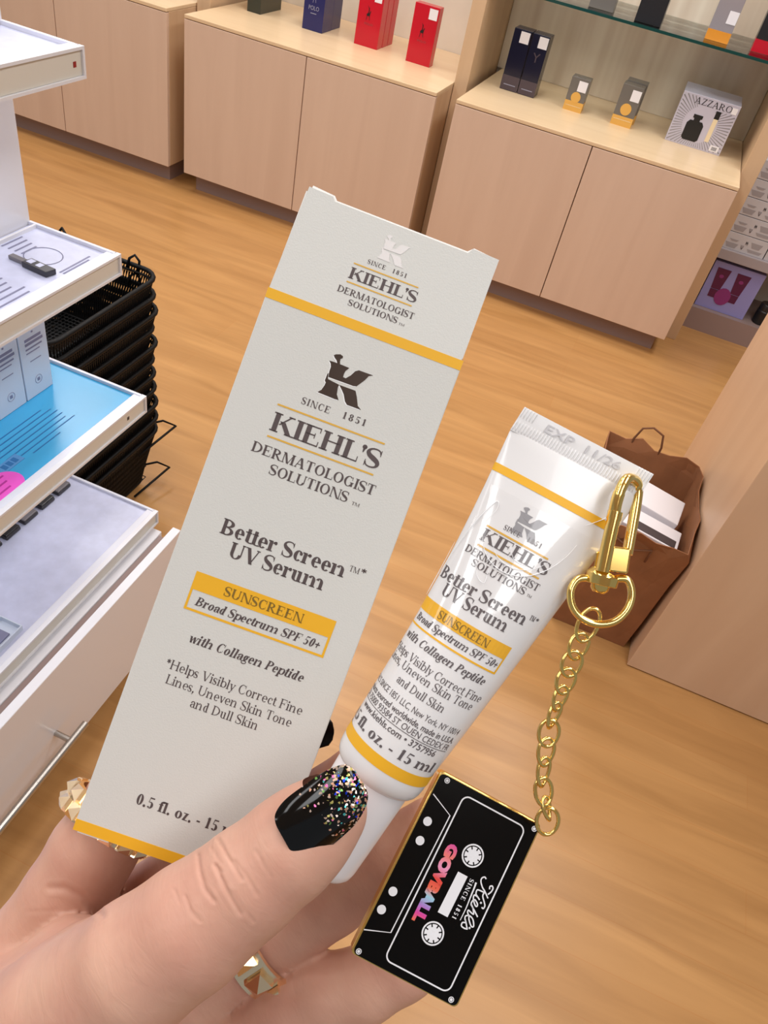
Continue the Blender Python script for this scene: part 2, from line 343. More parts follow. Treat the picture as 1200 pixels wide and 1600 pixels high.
def glassmat(name, tint, gl, rough=.02, bump=0):
    m = bpy.data.materials.new(name); m.use_nodes = True; nt = m.node_tree; nt.nodes.clear()
    out = nt.nodes.new('ShaderNodeOutputMaterial'); mx = nt.nodes.new('ShaderNodeMixShader'); tr = nt.nodes.new('ShaderNodeBsdfTransparent'); g = nt.nodes.new('ShaderNodeBsdfGlossy')
    tr.inputs[0].default_value = tint; g.inputs['Roughness'].default_value = rough
    lw = nt.nodes.new('ShaderNodeFresnel'); lw.inputs['IOR'].default_value = gl or 1.4
    if gl: nt.links.new(lw.outputs[0], mx.inputs[0])
    else: mx.inputs[0].default_value = .04
    nt.links.new(tr.outputs[0], mx.inputs[1]); nt.links.new(g.outputs[0], mx.inputs[2]); nt.links.new(mx.outputs[0], out.inputs[0])
    if bump:
        tc = nt.nodes.new('ShaderNodeTexCoord'); n = nt.nodes.new('ShaderNodeTexNoise'); n.inputs['Scale'].default_value = bump[0]; n.inputs['Detail'].default_value = 2; n.inputs['Distortion'].default_value = 1.5
        bp = nt.nodes.new('ShaderNodeBump'); bp.inputs['Strength'].default_value = bump[1]; bp.inputs['Distance'].default_value = .002
        nt.links.new(tc.outputs['Object'], n.inputs['Vector']); nt.links.new(n.outputs['Fac'], bp.inputs['Height']); nt.links.new(bp.outputs['Normal'], g.inputs['Normal'])
    MATS[name] = m
glassmat('clear_glass', (.94, .98, .96, 1), 1.75)
glassmat('clear_film', (1, 1, 1, 1), 0, .05)
mat('glass_edge', (12, 62, 56), .1)

def floor_mat():
    m = mat('floor_laminate', (200, 140, 80), .32, spec=.5); nt = m.node_tree; b = nt.nodes['Principled BSDF']; L = nt.links.new
    tc = nt.nodes.new('ShaderNodeTexCoord')
    br = nt.nodes.new('ShaderNodeTexBrick'); br.inputs['Scale'].default_value = 1; br.inputs['Brick Width'].default_value = 1.2; br.inputs['Row Height'].default_value = .095
    br.inputs['Mortar Size'].default_value = .0012; br.inputs['Mortar Smooth'].default_value = .4; br.inputs['Bias'].default_value = -.1
    br.offset = .37; br.offset_frequency = 3
    br.inputs['Color1'].default_value = lin((195, 146, 91)); br.inputs['Color2'].default_value = lin((191, 141, 86)); br.inputs['Mortar'].default_value = lin((192, 138, 82))
    mp = nt.nodes.new('ShaderNodeMapping'); mp.inputs['Scale'].default_value = (1.6, 16, 1); L(tc.outputs['Object'], mp.inputs['Vector'])
    n = nt.nodes.new('ShaderNodeTexNoise'); n.inputs['Scale'].default_value = 1; n.inputs['Detail'].default_value = 6; n.inputs['Distortion'].default_value = 1.0
    L(mp.outputs['Vector'], n.inputs['Vector']); L(tc.outputs['Object'], br.inputs['Vector'])
    r = nt.nodes.new('ShaderNodeValToRGB'); r.color_ramp.elements[0].position = .25; r.color_ramp.elements[1].position = .75
    r.color_ramp.elements[0].color = (.72, .66, .58, 1); r.color_ramp.elements[1].color = (1.12, 1.12, 1.12, 1)
    L(n.outputs['Fac'], r.inputs['Fac'])
    mx = nt.nodes.new('ShaderNodeMix'); mx.data_type = 'RGBA'; mx.blend_type = 'MULTIPLY'; mx.inputs[0].default_value = .8
    L(br.outputs['Color'], mx.inputs[6]); L(r.outputs['Color'], mx.inputs[7]); L(mx.outputs[2], b.inputs['Base Color'])
floor_mat()

# ------------------------------------------------------------------ room shell
ZT = .723
struct(MB().box(-5, 3.2, -2.6, 3.9, -.05, 0).build('floor', 'floor_laminate'))
struct(MB().box(-5, 3.2, 3.88, 3.95, 0, 2.95).build('wall_back', 'cream_wall'))
struct(MB().box(-5, 3.2, -2.6, 3.95, 2.9, 2.95).build('ceiling', 'ceiling_white'))

# ------------------------------------------------------------------ base cabinets along the back wall
def cabinet(x0, x1, label):
    xm = (x0 + x1) / 2; y0 = 3.15
    t = thing('base_cabinet', label, 'cabinet', (xm, y0 + .05, 0), 'birch base cabinets along the back wall')
    MB().box(x0, x1, y0 + .02, 3.878, .085, ZT - .0145).build('body', 'birch_side', t, bevel=.002)
    MB().box(x0, x1, y0, 3.878, ZT - .014, ZT).build('top', 'birch_top', t, bevel=.002)
    for a, b in ((x0, xm - .002), (xm + .002, x1)):
        MB().box(a, b, y0, y0 + .0185, .085, ZT - .0165).build('door', 'birch', t, bevel=.0015)
    MB().box(x0 + .03, x1 - .03, y0 + .06, 3.87, 0, .085).build('plinth', 'plinth', t)
    return t
cabinet(-3.18, -2.056, 'leftmost pale birch base cabinet, partly hidden behind the white display stand')
cabinet(-1.972, -.854, 'middle pale birch base cabinet carrying the red and navy boxes')
cabinet(-.772, .337, 'right-hand pale birch base cabinet under the glass shelf')
def upright(x0, x1, label):
    return tag(MB().box(x0, x1, 3.375, 3.878, 0, 2.3).build('upright_panel', 'birch_side', bevel=.002), label, 'shelving upright', 'birch uprights between the cabinets')
upright(-2.05, -1.985, 'birch upright in the gap between the leftmost and middle cabinets')
upright(-.852, -.796, 'tall birch upright between the red box and the navy boxes')
upright(.34, .403, 'birch upright at the right end of the right-hand cabinet')
tag(MB().box(-.794, .338, 3.862, 3.879, ZT + .001, 2.1).build('rear_panel', 'rear_panel'), 'streaky satin beige rear panel behind the glass shelf', 'panel')
g = thing('glass_shelf', 'clear glass shelf with dark green edge above the right-hand cabinet', 'shelf', (-.23, 3.62, 1.069))
MB().box(-.795, .339, 3.404, 3.86, 1.070, 1.080).build('pane', 'clear_glass', g)
MB().box(-.795, .339, 3.400, 3.4038, 1.070, 1.080).build('polished_edge', 'glass_edge', g)

# ------------------------------------------------------------------ boxed perfumes
def flat(x0, z0, y, nx=1): return lambda u, v: (x0 + u, y, z0 - v)
def carton_box(name, x0, x1, y0, y1, z0, h, body, label, cat='box', group=None, sticker=None, bands=(), deco=None, front='body'):
    t = thing(name, label, cat, ((x0 + x1) / 2, (y0 + y1) / 2, z0), group)
    MB().box(x0, x1, y0, y1, z0, z0 + h).build('carton', body, t, bevel=.0012)
    for a, b, m in bands: MB().box(x0 - .0004, x1 + .0004, y0 - .0004, y1 - .001, z0 + a, z0 + b).build('band', m, t)
    if sticker:
        a, b, c, d = sticker; o = MB().box(x0 + a, x0 + b, y0 - .0012, y0 - .0003, z0 + c, z0 + d).build('price_sticker', 'white_sticker', t)
    if deco: deco(t, x0, x1, y0, z0, h)
    return t
mat('navy_box', (34, 36, 92), .25); mat('ink_box', (20, 20, 44), .2); mat('red_box', (196, 16, 40), .2); mat('red_side', (150, 70, 72), .3)
mat('green_box', (52, 54, 44), .3); mat('gold_band', (226, 172, 84), .35); mat('smoke_box', (112, 106, 100), .25); mat('steel_print', (150, 150, 170), .4)
mat('silver_box', (200, 196, 212), .3, metal=.15); mat('black_print', (22, 22, 24), .4); mat('cream_print', (236, 216, 178), .4); mat('silver_edge', (148, 146, 150), .3, metal=.4)
mat('amber', (226, 146, 44), .35); mat('char_box', (34, 33, 36), .25); mat('grey_lilac', (150, 142, 146), .3)
mat('ink_foot', (78, 66, 74), .3)
def crest(m):
    def f(t, x0, x1, y0, z0, h):
        xm = (x0 + x1) / 2; mb = MB(); e = y0 - .0005
        for (a, b, c, d) in ((-.005, .005, .62, .66), (-.003, .003, .54, .62)): mb.box(xm + a, xm + b, e - .0004, e, z0 + h * c, z0 + h * d)
        mb.build('emblem', m, t)
        mb = MB(); sans(mb, 'POLO', xm - .022, xm + .022, 0, .014, lambda u, v: (u, e - .0004, z0 + h * .36 - v)); mb.build('lettering', m, t)
    return f
carton_box('perfume_box', -1.875, -1.81, 3.50, 3.70, ZT, .17, 'green_box', 'dark olive green box, leftmost on the middle cabinet, cut off by the photo top')
def poloblue(t, x0, x1, y0, z0, h):
    mb = MB(); xm = (x0 + x1) / 2; fn = lambda u, v: (u, y0 - .0008, z0 + h * .40 - v)
    sans(mb, 'POLO', xm - .024, xm + .024, 0, .016, fn); mb.box(xm - .014, xm + .014, y0 - .0009, y0 - .0005, z0 + h * .33, z0 + h * .345); mb.build('lettering', 'steel_print', t)
    mb = MB(); polo(mb, xm, z0 + h * .62, .026, y0 - .0008); mb.build('rider_emblem', 'steel_print', t)
def polo(mb, x, z, s, y):
    for poly in ([(-.5, .1), (-.2, .3), (.2, .3), (.45, .65), (.55, .55), (.4, .2), (.35, -.05), (-.35, -.05)], [(-.35, 0), (-.25, 0), (-.4, -.6), (-.5, -.6)], [(.2, 0), (.32, 0), (.45, -.5), (.36, -.55)],
                 [(-.12, .25), (.12, .25), (.1, .75), (-.05, .75)], [(-.06, .78), (.1, .78), (.12, .95), (-.06, .95)], [(.1, .6), (.16, .66), (-.3, 1.15), (-.35, 1.1)]):
        mb.add([(x + a * s * .6, y, z + b * s) for a, b in poly], [tuple(range(len(poly)))])
carton_box('perfume_box', -1.605, -1.51, 3.498, 3.598, ZT, .192, 'navy_box', 'navy blue box with rider emblem standing beside the red boxes', deco=poloblue)
carton_box('perfume_box', -1.605, -1.512, 3.602, 3.70, ZT, .192, 'navy_box', 'second navy box directly behind the navy box with rider emblem')
def polored(t, x0, x1, y0, z0, h):
    mb = MB(); xm = (x0 + x1) / 2; polo(mb, xm - .005, z0 + h * .54, .03, y0 - .0008); mb.build('rider_emblem', 'black_print', t)
    mb = MB(); sans(mb, 'POLO', xm - .018, xm + .02, 0, .008, lambda u, v: (u, y0 - .0008, z0 + h * .38 - v)); mb.build('lettering', 'red_side', t)
for k in range(3):
    carton_box('perfume_box', -1.361, -1.253 + .001 * k, 3.508 + .062 * k, 3.568 + .062 * k, ZT, .212, 'red_box',
               ['red box with white price sticker at the front of the row of three', 'second red box, behind the front one of the row of three', 'rearmost red box in the row of three'][k],
               group='red boxes in a row of three', sticker=(.068, .100, .168, .206) if k == 0 else None, deco=polored if k == 0 else None)
carton_box('perfume_box', -1.11, -1.002, 3.485, 3.535, ZT, .214, 'red_box', 'single red box with black rider emblem near the birch upright', sticker=(.066, .102, .168, .206), deco=polored)
def yfoot(t, x0, x1, y0, z0, h):
    mb = MB(); xm = (x0 + x1) / 2; mb.box(x0 + .012, x1 - .012, y0 - .0009, y0 - .0003, z0 + .02, z0 + .023); mb.build('lettering', 'steel_print', t)
    if x0 < -.65: return
    mb = MB(); sans(mb, 'Y', xm - .014, xm + .016, 0, .034, lambda u, v: (u, y0 - .0006, z0 + h * .56 - v)); mb.build('emblem', 'ink_foot', t)
for k, (a, b) in enumerate(((-.690, -.616), (-.612, -.541))):
    carton_box('perfume_box', a, b, 3.508, 3.548, ZT, .222, 'ink_box', ['left one of the two tall ink-blue boxes standing together', 'right one of the two tall ink-blue boxes, with a faint emblem'][k],
               sticker=(.030, .068, .176, .216), group='tall ink-blue boxes', bands=((.002, .055, 'ink_foot'),), deco=yfoot)
    carton_box('perfume_box', a, b, 3.550, 3.590, ZT, .222, 'ink_box', ['ink-blue box hidden behind the left tall ink-blue box', 'ink-blue box hidden behind the right tall ink-blue box'][k], group='tall ink-blue boxes')
def medal(t, x0, x1, y0, z0, h):
    xm = (x0 + x1) / 2; r = (x1 - x0) * .26; mb = MB()
    mb.prism([(xm + r * math.cos(a * math.pi / 10), z0 + h * .42 + r * math.sin(a * math.pi / 10)) for a in range(20)], lambda u, v, d: (u, d, v), y0 - .0012, y0)
    mb.build('medallion', 'gold_band', t)
    MB().box(x0 + .006, x1 - .006, y0 - .001, y0 - .0006, z0 + h * .15, z0 + h * .162).build('crease_line', 'cream_print', t)
carton_box('perfume_box', -.41, -.334, 3.495, 3.555, ZT, .122, 'smoke_box', 'small grey box with gold foot band, left of the grey pair', bands=((0, .036, 'gold_band'),), sticker=(.034, .070, .074, .112), deco=medal)
carton_box('perfume_box', -.207, -.123, 3.495, 3.565, ZT, .148, 'smoke_box', 'taller grey box with gold foot band standing left of the silver gift set', bands=((0, .036, 'gold_band'),), sticker=(.044, .080, .095, .135), deco=medal)
carton_box('perfume_box', -.203, -.119, 3.568, 3.64, ZT, .150, 'smoke_box', 'grey box standing behind the taller grey box with gold foot', bands=((0, .036, 'gold_band'),))
def giftset(t, x0, x1, y0, z0, h):
    e = y0 - .0006; mb = MB(); cx, cz = x0 + .105, z0 + .085
    for k in range(60):
        a = 2 * math.pi * k / 60 + .03; r0 = .066; ca, sa = math.cos(a), math.sin(a)
        lim = [.16]
        if abs(ca) > 1e-6: lim.append(((x1 - .005 if ca > 0 else x0 + .005) - cx) / ca)
        if abs(sa) > 1e-6: lim.append(((z0 + h - (.036 if ca > -.45 else .006) if sa > 0 else z0 + .005) - cz) / sa)
        r1 = min(lim)
        if r1 < r0 + .006: continue
        mb.add([(cx + r * ca - g * w * sa, e, cz + r * sa + g * w * ca) for r, w, g in ((r0, .0008, -1), (r1, .0008 + .02 * (r1 - r0), -1), (r1, .0008 + .02 * (r1 - r0), 1), (r0, .0008, 1))], [(0, 1, 2, 3)])
    mb.build('sunburst_print', 'silver_edge', t)
    mb = MB(); bx = x0 + .088
    mb.prism([(bx - .033, z0 + .03), (bx - .025, z0 + .022), (bx + .025, z0 + .022), (bx + .033, z0 + .03), (bx + .033, z0 + .082), (bx + .024, z0 + .094), (bx - .024, z0 + .094), (bx - .033, z0 + .082)], lambda u, v, d: (u, d, v), e - .0006, e)
    mb.prism([(bx - .012, z0 + .094), (bx + .012, z0 + .094), (bx + .012, z0 + .102), (bx + .018, z0 + .104), (bx + .018, z0 + .116), (bx - .018, z0 + .116), (bx - .018, z0 + .104), (bx - .012, z0 + .102)], lambda u, v, d: (u, d, v), e - .0006, e)
    mb.build('bottle_print', 'black_print', t)
    MB().box(x0 + .146, x0 + .163, e - .0006, e, z0 + .035, z0 + .118).build('spray_print', 'cream_print', t)
    MB().box(x0 + .145, x0 + .164, e - .0006, e, z0 + .118, z0 + .146).build('spray_cap_print', 'black_print', t)
    mb = MB(); text(mb, 'AZZARO', x0 + .052, x0 + .198, 0, .022, lambda u, v: (u, e - .0003, z0 + .152 - v), 'reg'); mb.build('lettering', 'black_print', t)
    MB().box(x0 + .176, x0 + .212, e - .0006, e, z0 + .008, z0 + .030).build('barcode_label', 'white_sticker', t)
    mb = MB()
    for k in range(7): mb.box(x0 + .184 + .003 * k, x0 + .1855 + .003 * k, e - .0009, e - .0006, z0 + .012, z0 + .025)
    mb.build('barcode_lines', 'black_print', t)
    MB().box(x0 + .196, x0 + .217, e - .0006, e, z0 + .150, z0 + .172).build('price_sticker', 'white_sticker', t)
for k in range(3):
    carton_box('gift_set_box', .022, .246 + .002 * k, 3.500 + .090 * k, 3.580 + .090 * k, ZT, .182 - .005 * k, 'silver_box',
               ['silver gift set box with black bottle print, frontmost of three', 'second silver gift set box behind the printed front one', 'rearmost silver gift set box of the three'][k], 'gift set', 'silver gift set boxes', deco=giftset if k == 0 else None)
# on the glass shelf
ZG = 1.0805
carton_box('perfume_box', -.43, -.335, 3.47, 3.53, ZG, .16, 'smoke_box', 'dull grey box on the glass shelf, leftmost there')
carton_box('perfume_box', -.248, -.150, 3.445, 3.53, ZG, .16, 'char_box', 'charcoal black box on the glass shelf, left of the orange-banded box')
carton_box('perfume_box', .016, .102, 3.500, 3.58, ZG, .16, 'grey_lilac', 'grey box with orange foot band on the glass shelf', bands=((0, .034, 'amber'),), sticker=(.05, .085, .06, .1))
carton_box('perfume_box', .19, .29, 3.520, 3.60, ZG, .16, 'char_box', 'black box with red foot on the right end of the glass shelf', bands=((0, .04, 'red_box'),))

# ------------------------------------------------------------------ low shelf on the far right
t = thing('low_shelf_unit', 'low grey shelf unit beyond the right-hand cabinet', 'shelf', (.9, 3.7, 0))
mat('shelf_grey', (168, 158, 160), .4)
MB().box(.405, 1.4, 3.552, 3.878, 0, .100).build('plinth', 'plinth', t)
MB().box(.405, 1.4, 3.556, 3.878, .335, .378).build('shelf_board', 'shelf_grey', t, bevel=.002)
MB().box(1.36, 1.4, 3.556, 3.878, .1005, .3345).build('side_panel', 'shelf_grey', t)
mat('lilac_box', (150, 148, 206), .35); mat('plum', (88, 22, 70), .3); mat('plum_light', (140, 50, 120), .35)
def tubes(t, x0, x1, y0, z0, h):
    e = y0 - .0006
    for cx, tl in ((x0 + .052, .012), (x0 + .140, .010)):
        mb = MB(); mb.prism([(cx - .030, z0 + h * .88), (cx + .030, z0 + h * .88), (cx + .020, z0 + h * .44), (cx - .020, z0 + h * .44)], lambda u, v, d: (u, d, v), e - .001, e)
        mb.prism([(cx - .020, z0 + h * .43), (cx + .020, z0 + h * .43), (cx + .018, z0 + h * .26), (cx - .018, z0 + h * .26)], lambda u, v, d: (u, d, v), e - .001, e); mb.build('tube_print', 'plum', t)
        mb = MB(); mb.prism([(cx + .010 * math.cos(a), z0 + h * .72 + .008 * math.sin(a)) for a in [i * math.pi / 6 for i in range(12)]], lambda u, v, d: (u, d, v), e - .0014, e - .001); mb.build('seal_print', 'plum_light', t)
    mb = MB(); cx = x0 + .096
    mb.prism([(cx + .034 * math.cos(a), z0 + h * .33 + .040 * math.sin(a)) for a in [i * math.pi / 8 for i in range(16)]], lambda u, v, d: (u, d, v), e - .0016, e - .0005); mb.build('flask_print', 'plum_light', t)
carton_box('gift_box', .432, .655, 3.585, 3.66, .1003, .215, 'lilac_box', 'lilac gift box with plum tubes printed on it, on the low shelf', 'gift box', deco=tubes)
mat('white_print', (204, 200, 202), .45); mat('pale_grey_print', (166, 160, 162), .45)
t = thing('dark_jar', 'small black jar beside the lilac gift box', 'jar', (.73, 3.62, .1003))
mb = MB(); mb.loft([[(.73 + r * math.cos(a), 3.62 + r * math.sin(a), z) for a in [i * math.pi / 10 for i in range(20)]] for r, z in ((.03, .1003), (.034, .105), (.034, .16), (.03, .165))]); mb.build('body', 'black_print', t, smooth='auto')
mb = MB(); mb.loft([[(.73 + r * math.cos(a), 3.62 + r * math.sin(a), z) for a in [i * math.pi / 10 for i in range(20)]] for r, z in ((.032, .1655), (.032, .19), (.029, .194))]); mb.build('lid', 'char_box', t, smooth='auto')
for r in range(5):
    for c in range(3):
        x0 = .409 + c * .196; z0 = .3783 + r * .0735
        def pat(t, x0, x1, y0, z0, h, r=r, c=c):
            mb = MB(); e = y0 - .0004
            for (a, b, cc, d) in ((.02, .075, .008, .028), (.085, .10, .012, .03), (.03, .07, .036, .044), (.115, .18, .010, .022), (.12, .17, .030, .052), (.10, .108, .036, .05)):
                mb.prism([(x0 + a, z0 + d), (x0 + b, z0 + d), (x0 + b - .008, z0 + cc), (x0 + a + .010, z0 + cc)], lambda u, v, d: (u, d, v), e - .0004, e)
            mb.build('printed_panel', 'pale_grey_print', t)
        carton_box('printed_box', x0, x0 + .192, 3.575, 3.72, z0, .071, 'white_print',
                   '%s white grey-printed box, %s column of the stack on the low shelf' % (['bottom', 'second-from-bottom', 'middle', 'second-from-top', 'topmost'][r], ['left', 'middle', 'right'][c]),
                   'box', 'white printed boxes stacked on the low shelf', deco=pat)

# ------------------------------------------------------------------ tall counter on the right and the paper bag beside it
t = thing('counter', 'pale wood veneered counter at the right edge of the photo', 'counter', (.85, 1.76, 0))
MB().box(.434, 1.30, 1.412, 2.11, .004, .93).build('body', 'counter_veneer', t, bevel=.0015)
MB().box(.425, 1.31, 1.40, 2.12, .931, .96).build('worktop', 'birch_top', t, bevel=.002)
mat('kraft', (150, 98, 62), .75, var=.05, vscale=20); mat('kraft_in', (120, 76, 48), .8); mat('bag_print', (70, 60, 62), .5)
t = thing('paper_bag', 'open brown paper bag standing on the floor against the counter', 'paper bag', (.31, 1.62, 0))
def bagring(x0, x1, y0, y1, z, bulge, wav=0.0, seed=0):
    rnd = random.Random(seed); P = []
    for (a, b) in (((x0, y0), (x1, y0)), ((x1, y0), (x1, y1)), ((x1, y1), (x0, y1)), ((x0, y1), (x0, y0))):
        for k in range(6):
            f = k / 6; nx, ny = (b[1] - a[1]), -(b[0] - a[0]); l = math.hypot(nx, ny); w = bulge * math.sin(math.pi * f) + rnd.uniform(-wav, wav)
            P.append((a[0] + (b[0] - a[0]) * f + nx / l * w, a[1] + (b[1] - a[1]) * f + ny / l * w, z + rnd.uniform(-wav, wav) * 1.5))
    return P
out = [bagring(.215, .418, 1.47, 1.74, .001, .0), bagring(.205, .420, 1.462, 1.75, .12, .002, .003, 1), bagring(.19, .424, 1.45, 1.772, .27, .003, .005, 2), bagring(.178, .424, 1.438, 1.79, .37, .004, .006, 3), bagring(.176, .42, 1.432, 1.797, .405, .004, .008, 4)]
inn = [[(.30 + (p[0] - .30) * .985, 1.61 + (p[1] - 1.61) * .985, max(p[2], .005)) for p in q] for q in out]
MB().loft(out + inn[::-1], True, True).build('bag_body', 'kraft', t)
for (y, s) in ((1.795, 1), (1.436, -1)):
    mb = MB(); mb.tube([(.235, y + .003 * s, .33), (.236, y + .004 * s, .41), (.245, y + .006 * s, .445), (.27, y + .01 * s, .455), (.30, y + .006 * s, .445), (.31, y + .004 * s, .41), (.311, y + .003 * s, .33)] if s > 0 else
                       [(.25, y - .004, .33), (.25, y - .006, .37), (.30, y - .008, .352), (.34, y - .006, .37), (.34, y - .004, .33)], .003, 6); mb.build('twisted_handle', 'kraft_in', t, smooth=True)
def inbag(c, sx, sy, sz, rz, tilt, label, m='white_sticker', deco=True):
    t = thing('white_carton', label, 'box', tuple(c), 'white cartons in the paper bag'); M = Matrix.Translation(Vector(c)) @ Matrix.Rotation(rz, 4, 'Z') @ Matrix.Rotation(tilt, 4, 'Y'); 
    mb = MB(); mb.box(-sx / 2, sx / 2, -sy / 2, sy / 2, -sz / 2, sz / 2); mb.v = [tuple(M @ Vector(p)) for p in mb.v]; mb.build('carton', m, t, bevel=.002)
    if deco:
        mb = MB(); mb.box(-sx * .10, sx * .46, -sy * .44, -sy * .06, sz / 2, sz / 2 + .0008); mb.v = [tuple(M @ Vector(p)) for p in mb.v]; mb.build('dark_panel', 'bag_print', t)
    return t
inbag((.315, 1.635, .345), .17, .10, .05, -.12, .12, 'upper white carton lying in the paper bag', deco=False)
inbag((.31, 1.535, .322), .19, .075, .075, -.1, .10, 'white carton with dark printed panel at the front of the paper bag')
inbag((.30, 1.61, .17), .16, .18, .12, 0, 0, 'white carton lying deep inside the paper bag under the others', deco=False)

# ------------------------------------------------------------------ white display stand on the left
t = DS = thing('display_stand', 'white display stand with stepped shelves and a drawer base', 'display stand', (-.8, .55, 0))
YE, YN = .96, -.10
MB().box(-.965, -.885, YN, YE, .02, 1.55).build('back_panel', 'white_metal', t, bevel=.002)
MB().box(-.965, -.645, YN + .01, YE - .01, .035, .322).build('base_carcass', 'white_metal', t, bevel=.002)
MB().box(-.95, -.67, YN + .03, YE - .03, 0, .035).build('plinth', 'plinth', t)
dr = MB().box(-.6245, -.606, YN, YE, .08, .338).build('drawer', 'white_metal', t, bevel=.0015)
MB().box(-.6445, -.625, YN + .02, YE - .02, .09, .318).build('drawer_box', 'plinth', t)
mb = MB(); mb.tube([(-.572, .585, .168), (-.572, .10, .168)], .0068, 12)
for y in (.545, .16): mb.tube([(-.606, y, .168), (-.572, y, .168)], .0055, 10)
mb.build('handle', 'steel', dr, smooth='auto')
def tray(x1, zt, th, insert, name, label=None, dot=None):
    mb = MB(); x0 = -.885
    mb.box(x0, x1 - .004, YN, YE, zt - th, zt - th + .006)                 # bottom
    mb.box(x0, x1 - .004, YE - .006, YE, zt - th + .006, zt); mb.box(x0, x1 - .004, YN, YN + .006, zt - th + .006, zt)
    mb.box(x1 - .0195, x1 - .0065, YN + .006, YE - .006, zt - th + .006, zt - .001)
    s = mb.build(name, 'tray_white', DS, bevel=.001)
    lip = MB().box(x1 - .004, x1, YN, YE - .004, zt - th + .004, zt - .002).build('price_rail', 'lip_clear', s, bevel=.001)
    mb = MB(); mb.box(x1 - .006, x1 + .003, YN, YE, zt - .004, zt); mb.box(x1 - .006, x1 + .003, YN, YE, zt - th, zt - th + .004); mb.box(x1 - .004, x1 + .003, YE - .004, YE, zt - th + .004, zt - .004)
    mb.build('rail_frame', 'white_metal', s)
    MB().box(x0 + .002, x1 - .020, YN + .0065, YE - .0065, zt - th + .0065, zt - .006).build('insert', insert, s)
    return s
t1 = tray(-.757, 1.190, .040, 'insert_lavender', 'top_shelf')
t2 = tray(-.717, .908, .036, 'insert_lavender', 'second_shelf')
t3 = tray(-.680, .648, .036, 'insert_cyan', 'blue_shelf')
t4 = tray(-.662, .366, .034, 'insert_lavender', 'lower_shelf')
MB().box(-.757, -.7565, .938, .944, 1.166, 1.173).build('rail_pin', 'red_dot', t1)
MB().box(-.680, -.6792, .905, .910, .626, .632).build('rail_pin', 'product_dark', t3)
MB().box(-.872, -.868, YN + .007, .953, .902, .908).build('divider', 'white_metal', t2)
Z2 = .9022
mb = MB()
for k in range(5): mb.box(-.865 + .012 * k + 0, -.862 + .012 * k, .87, .915 - .004 * k, Z2, Z2 + .0003) if k < 4 else None
for k in range(3): mb.box(-.752 + .006 * k, -.749 + .006 * k, .86, .93 - .01 * k, Z2, Z2 + .0003)
for k in range(5): mb.box(-.80 + .013 * k, -.797 + .013 * k, .70, .795 - .006 * (k % 3), Z2, Z2 + .0003)
mb.tube([(-.80 + .028 * math.cos(a), .885 + .028 * math.sin(a), Z2) for a in [i * math.pi / 12 for i in range(24)]], .0008, 4, True)
mb.build('printed_lines', 'print_grey', t2)
Z3 = .6422
mb = MB()
for k, (y0, y1) in enumerate(((.66, .83), (.66, .842), (.67, .846), (.68, .845), (.70, .84), (.72, .85), (.735, .80))):
    mb.box(-.800 + .0105 * k, -.7982 + .0105 * k, y0, y1, Z3, Z3 + .0003)
mb.build('printed_lines', 'print_blue', t3)
mb = MB(); mb.prism([(-.722 + .032 * math.cos(a), .640 + .045 * math.sin(a)) for a in [i * math.pi / 16 for i in range(32)]], lambda u, v, d: (u, v, d), Z3, Z3 + .0006); mb.build('pink_disc', 'hot_pink', t3)
mb = MB(); 
for k in range(3): mb.box(-.738 + .012 * k, -.735 + .012 * k, .61, .668 - .006 * k, Z3 + .0007, Z3 + .001)
mb.build('disc_lines', 'pink_print', t3)
mb = MB(); mb.box(-.757, -.738, .672, .718, Z3, Z3 + .0005); mb.build('badge', 'badge_blue', t3)
mb = MB()
for k in range(3): mb.box(-.753, -.742, .680 + .011 * k, .688 + .011 * k, Z3 + .0005, Z3 + .0008)
mb.build('badge_print', 'print_blue', t3)
# goods on the stand
t = thing('makeup_stick', 'small dark grey makeup stick lying on the second shelf', 'cosmetic', (-.80, .85, Z2))
mb = MB(); mb.obox((-.800, .838, Z2 + .0003), (.046, -.004, 0), (.004, .018, 0), (0, 0, .009)); mb.build('case', 'product_dark', t, bevel=.001)
mb = MB(); mb.obox((-.830, .845, Z2 + .0003), (.028, -.002, 0), (.001, .010, 0), (0, 0, .006)); mb.build('tip', 'product_grey', t, bevel=.001)
mb = MB(); mb.obox((-.795, .842, Z2 + .0094), (.010, -.001, 0), (.001, .011, 0), (0, 0, .0004)); mb.obox((-.778, .841, Z2 + .0094), (.009, -.001, 0), (.001, .010, 0), (0, 0, .0004)); mb.build('label', 'insert_lavender', t)
for k, (y0, y1) in enumerate(((.838, .902), (.772, .835), (.706, .769))):
    t = thing('serum_box', ['pale blue-white box on the blue shelf, nearest the shelf end', 'pale blue-white box on the blue shelf, second from the shelf end', 'pale blue-white box on the blue shelf, third from the shelf end'][k], 'box', (-.855, (y0 + y1) / 2, Z3), 'pale boxes on the blue shelf')
    MB().box(-.883, -.831, y0, y1, Z3 + .0003, .792).build('carton', 'pale_box', t, bevel=.001)
    mb = MB(); ym = (y0 + y1) / 2
    for (z, a, b, h) in ((.772, .35, .65, .004), (.764, .47, .53, .003), (.752, .2, .8, .005), (.744, .2, .85, .005), (.736, .2, .8, .003), (.729, .2, .7, .002), (.712, .3, .7, .0015)):
        mb.box(-.8312, -.8306, y0 + (y1 - y0) * a, y0 + (y1 - y0) * b, z, z + h)
    mb.tube([(-.8308, ym + .008 * math.cos(a), .672 + .008 * math.sin(a)) for a in [i * math.pi / 10 for i in range(20)]], .0005, 4, True)
    mb.box(-.8312, -.8306, ym - .003, ym + .003, .669, .675)
    mb.build('printed_lines', 'print_grey', t)
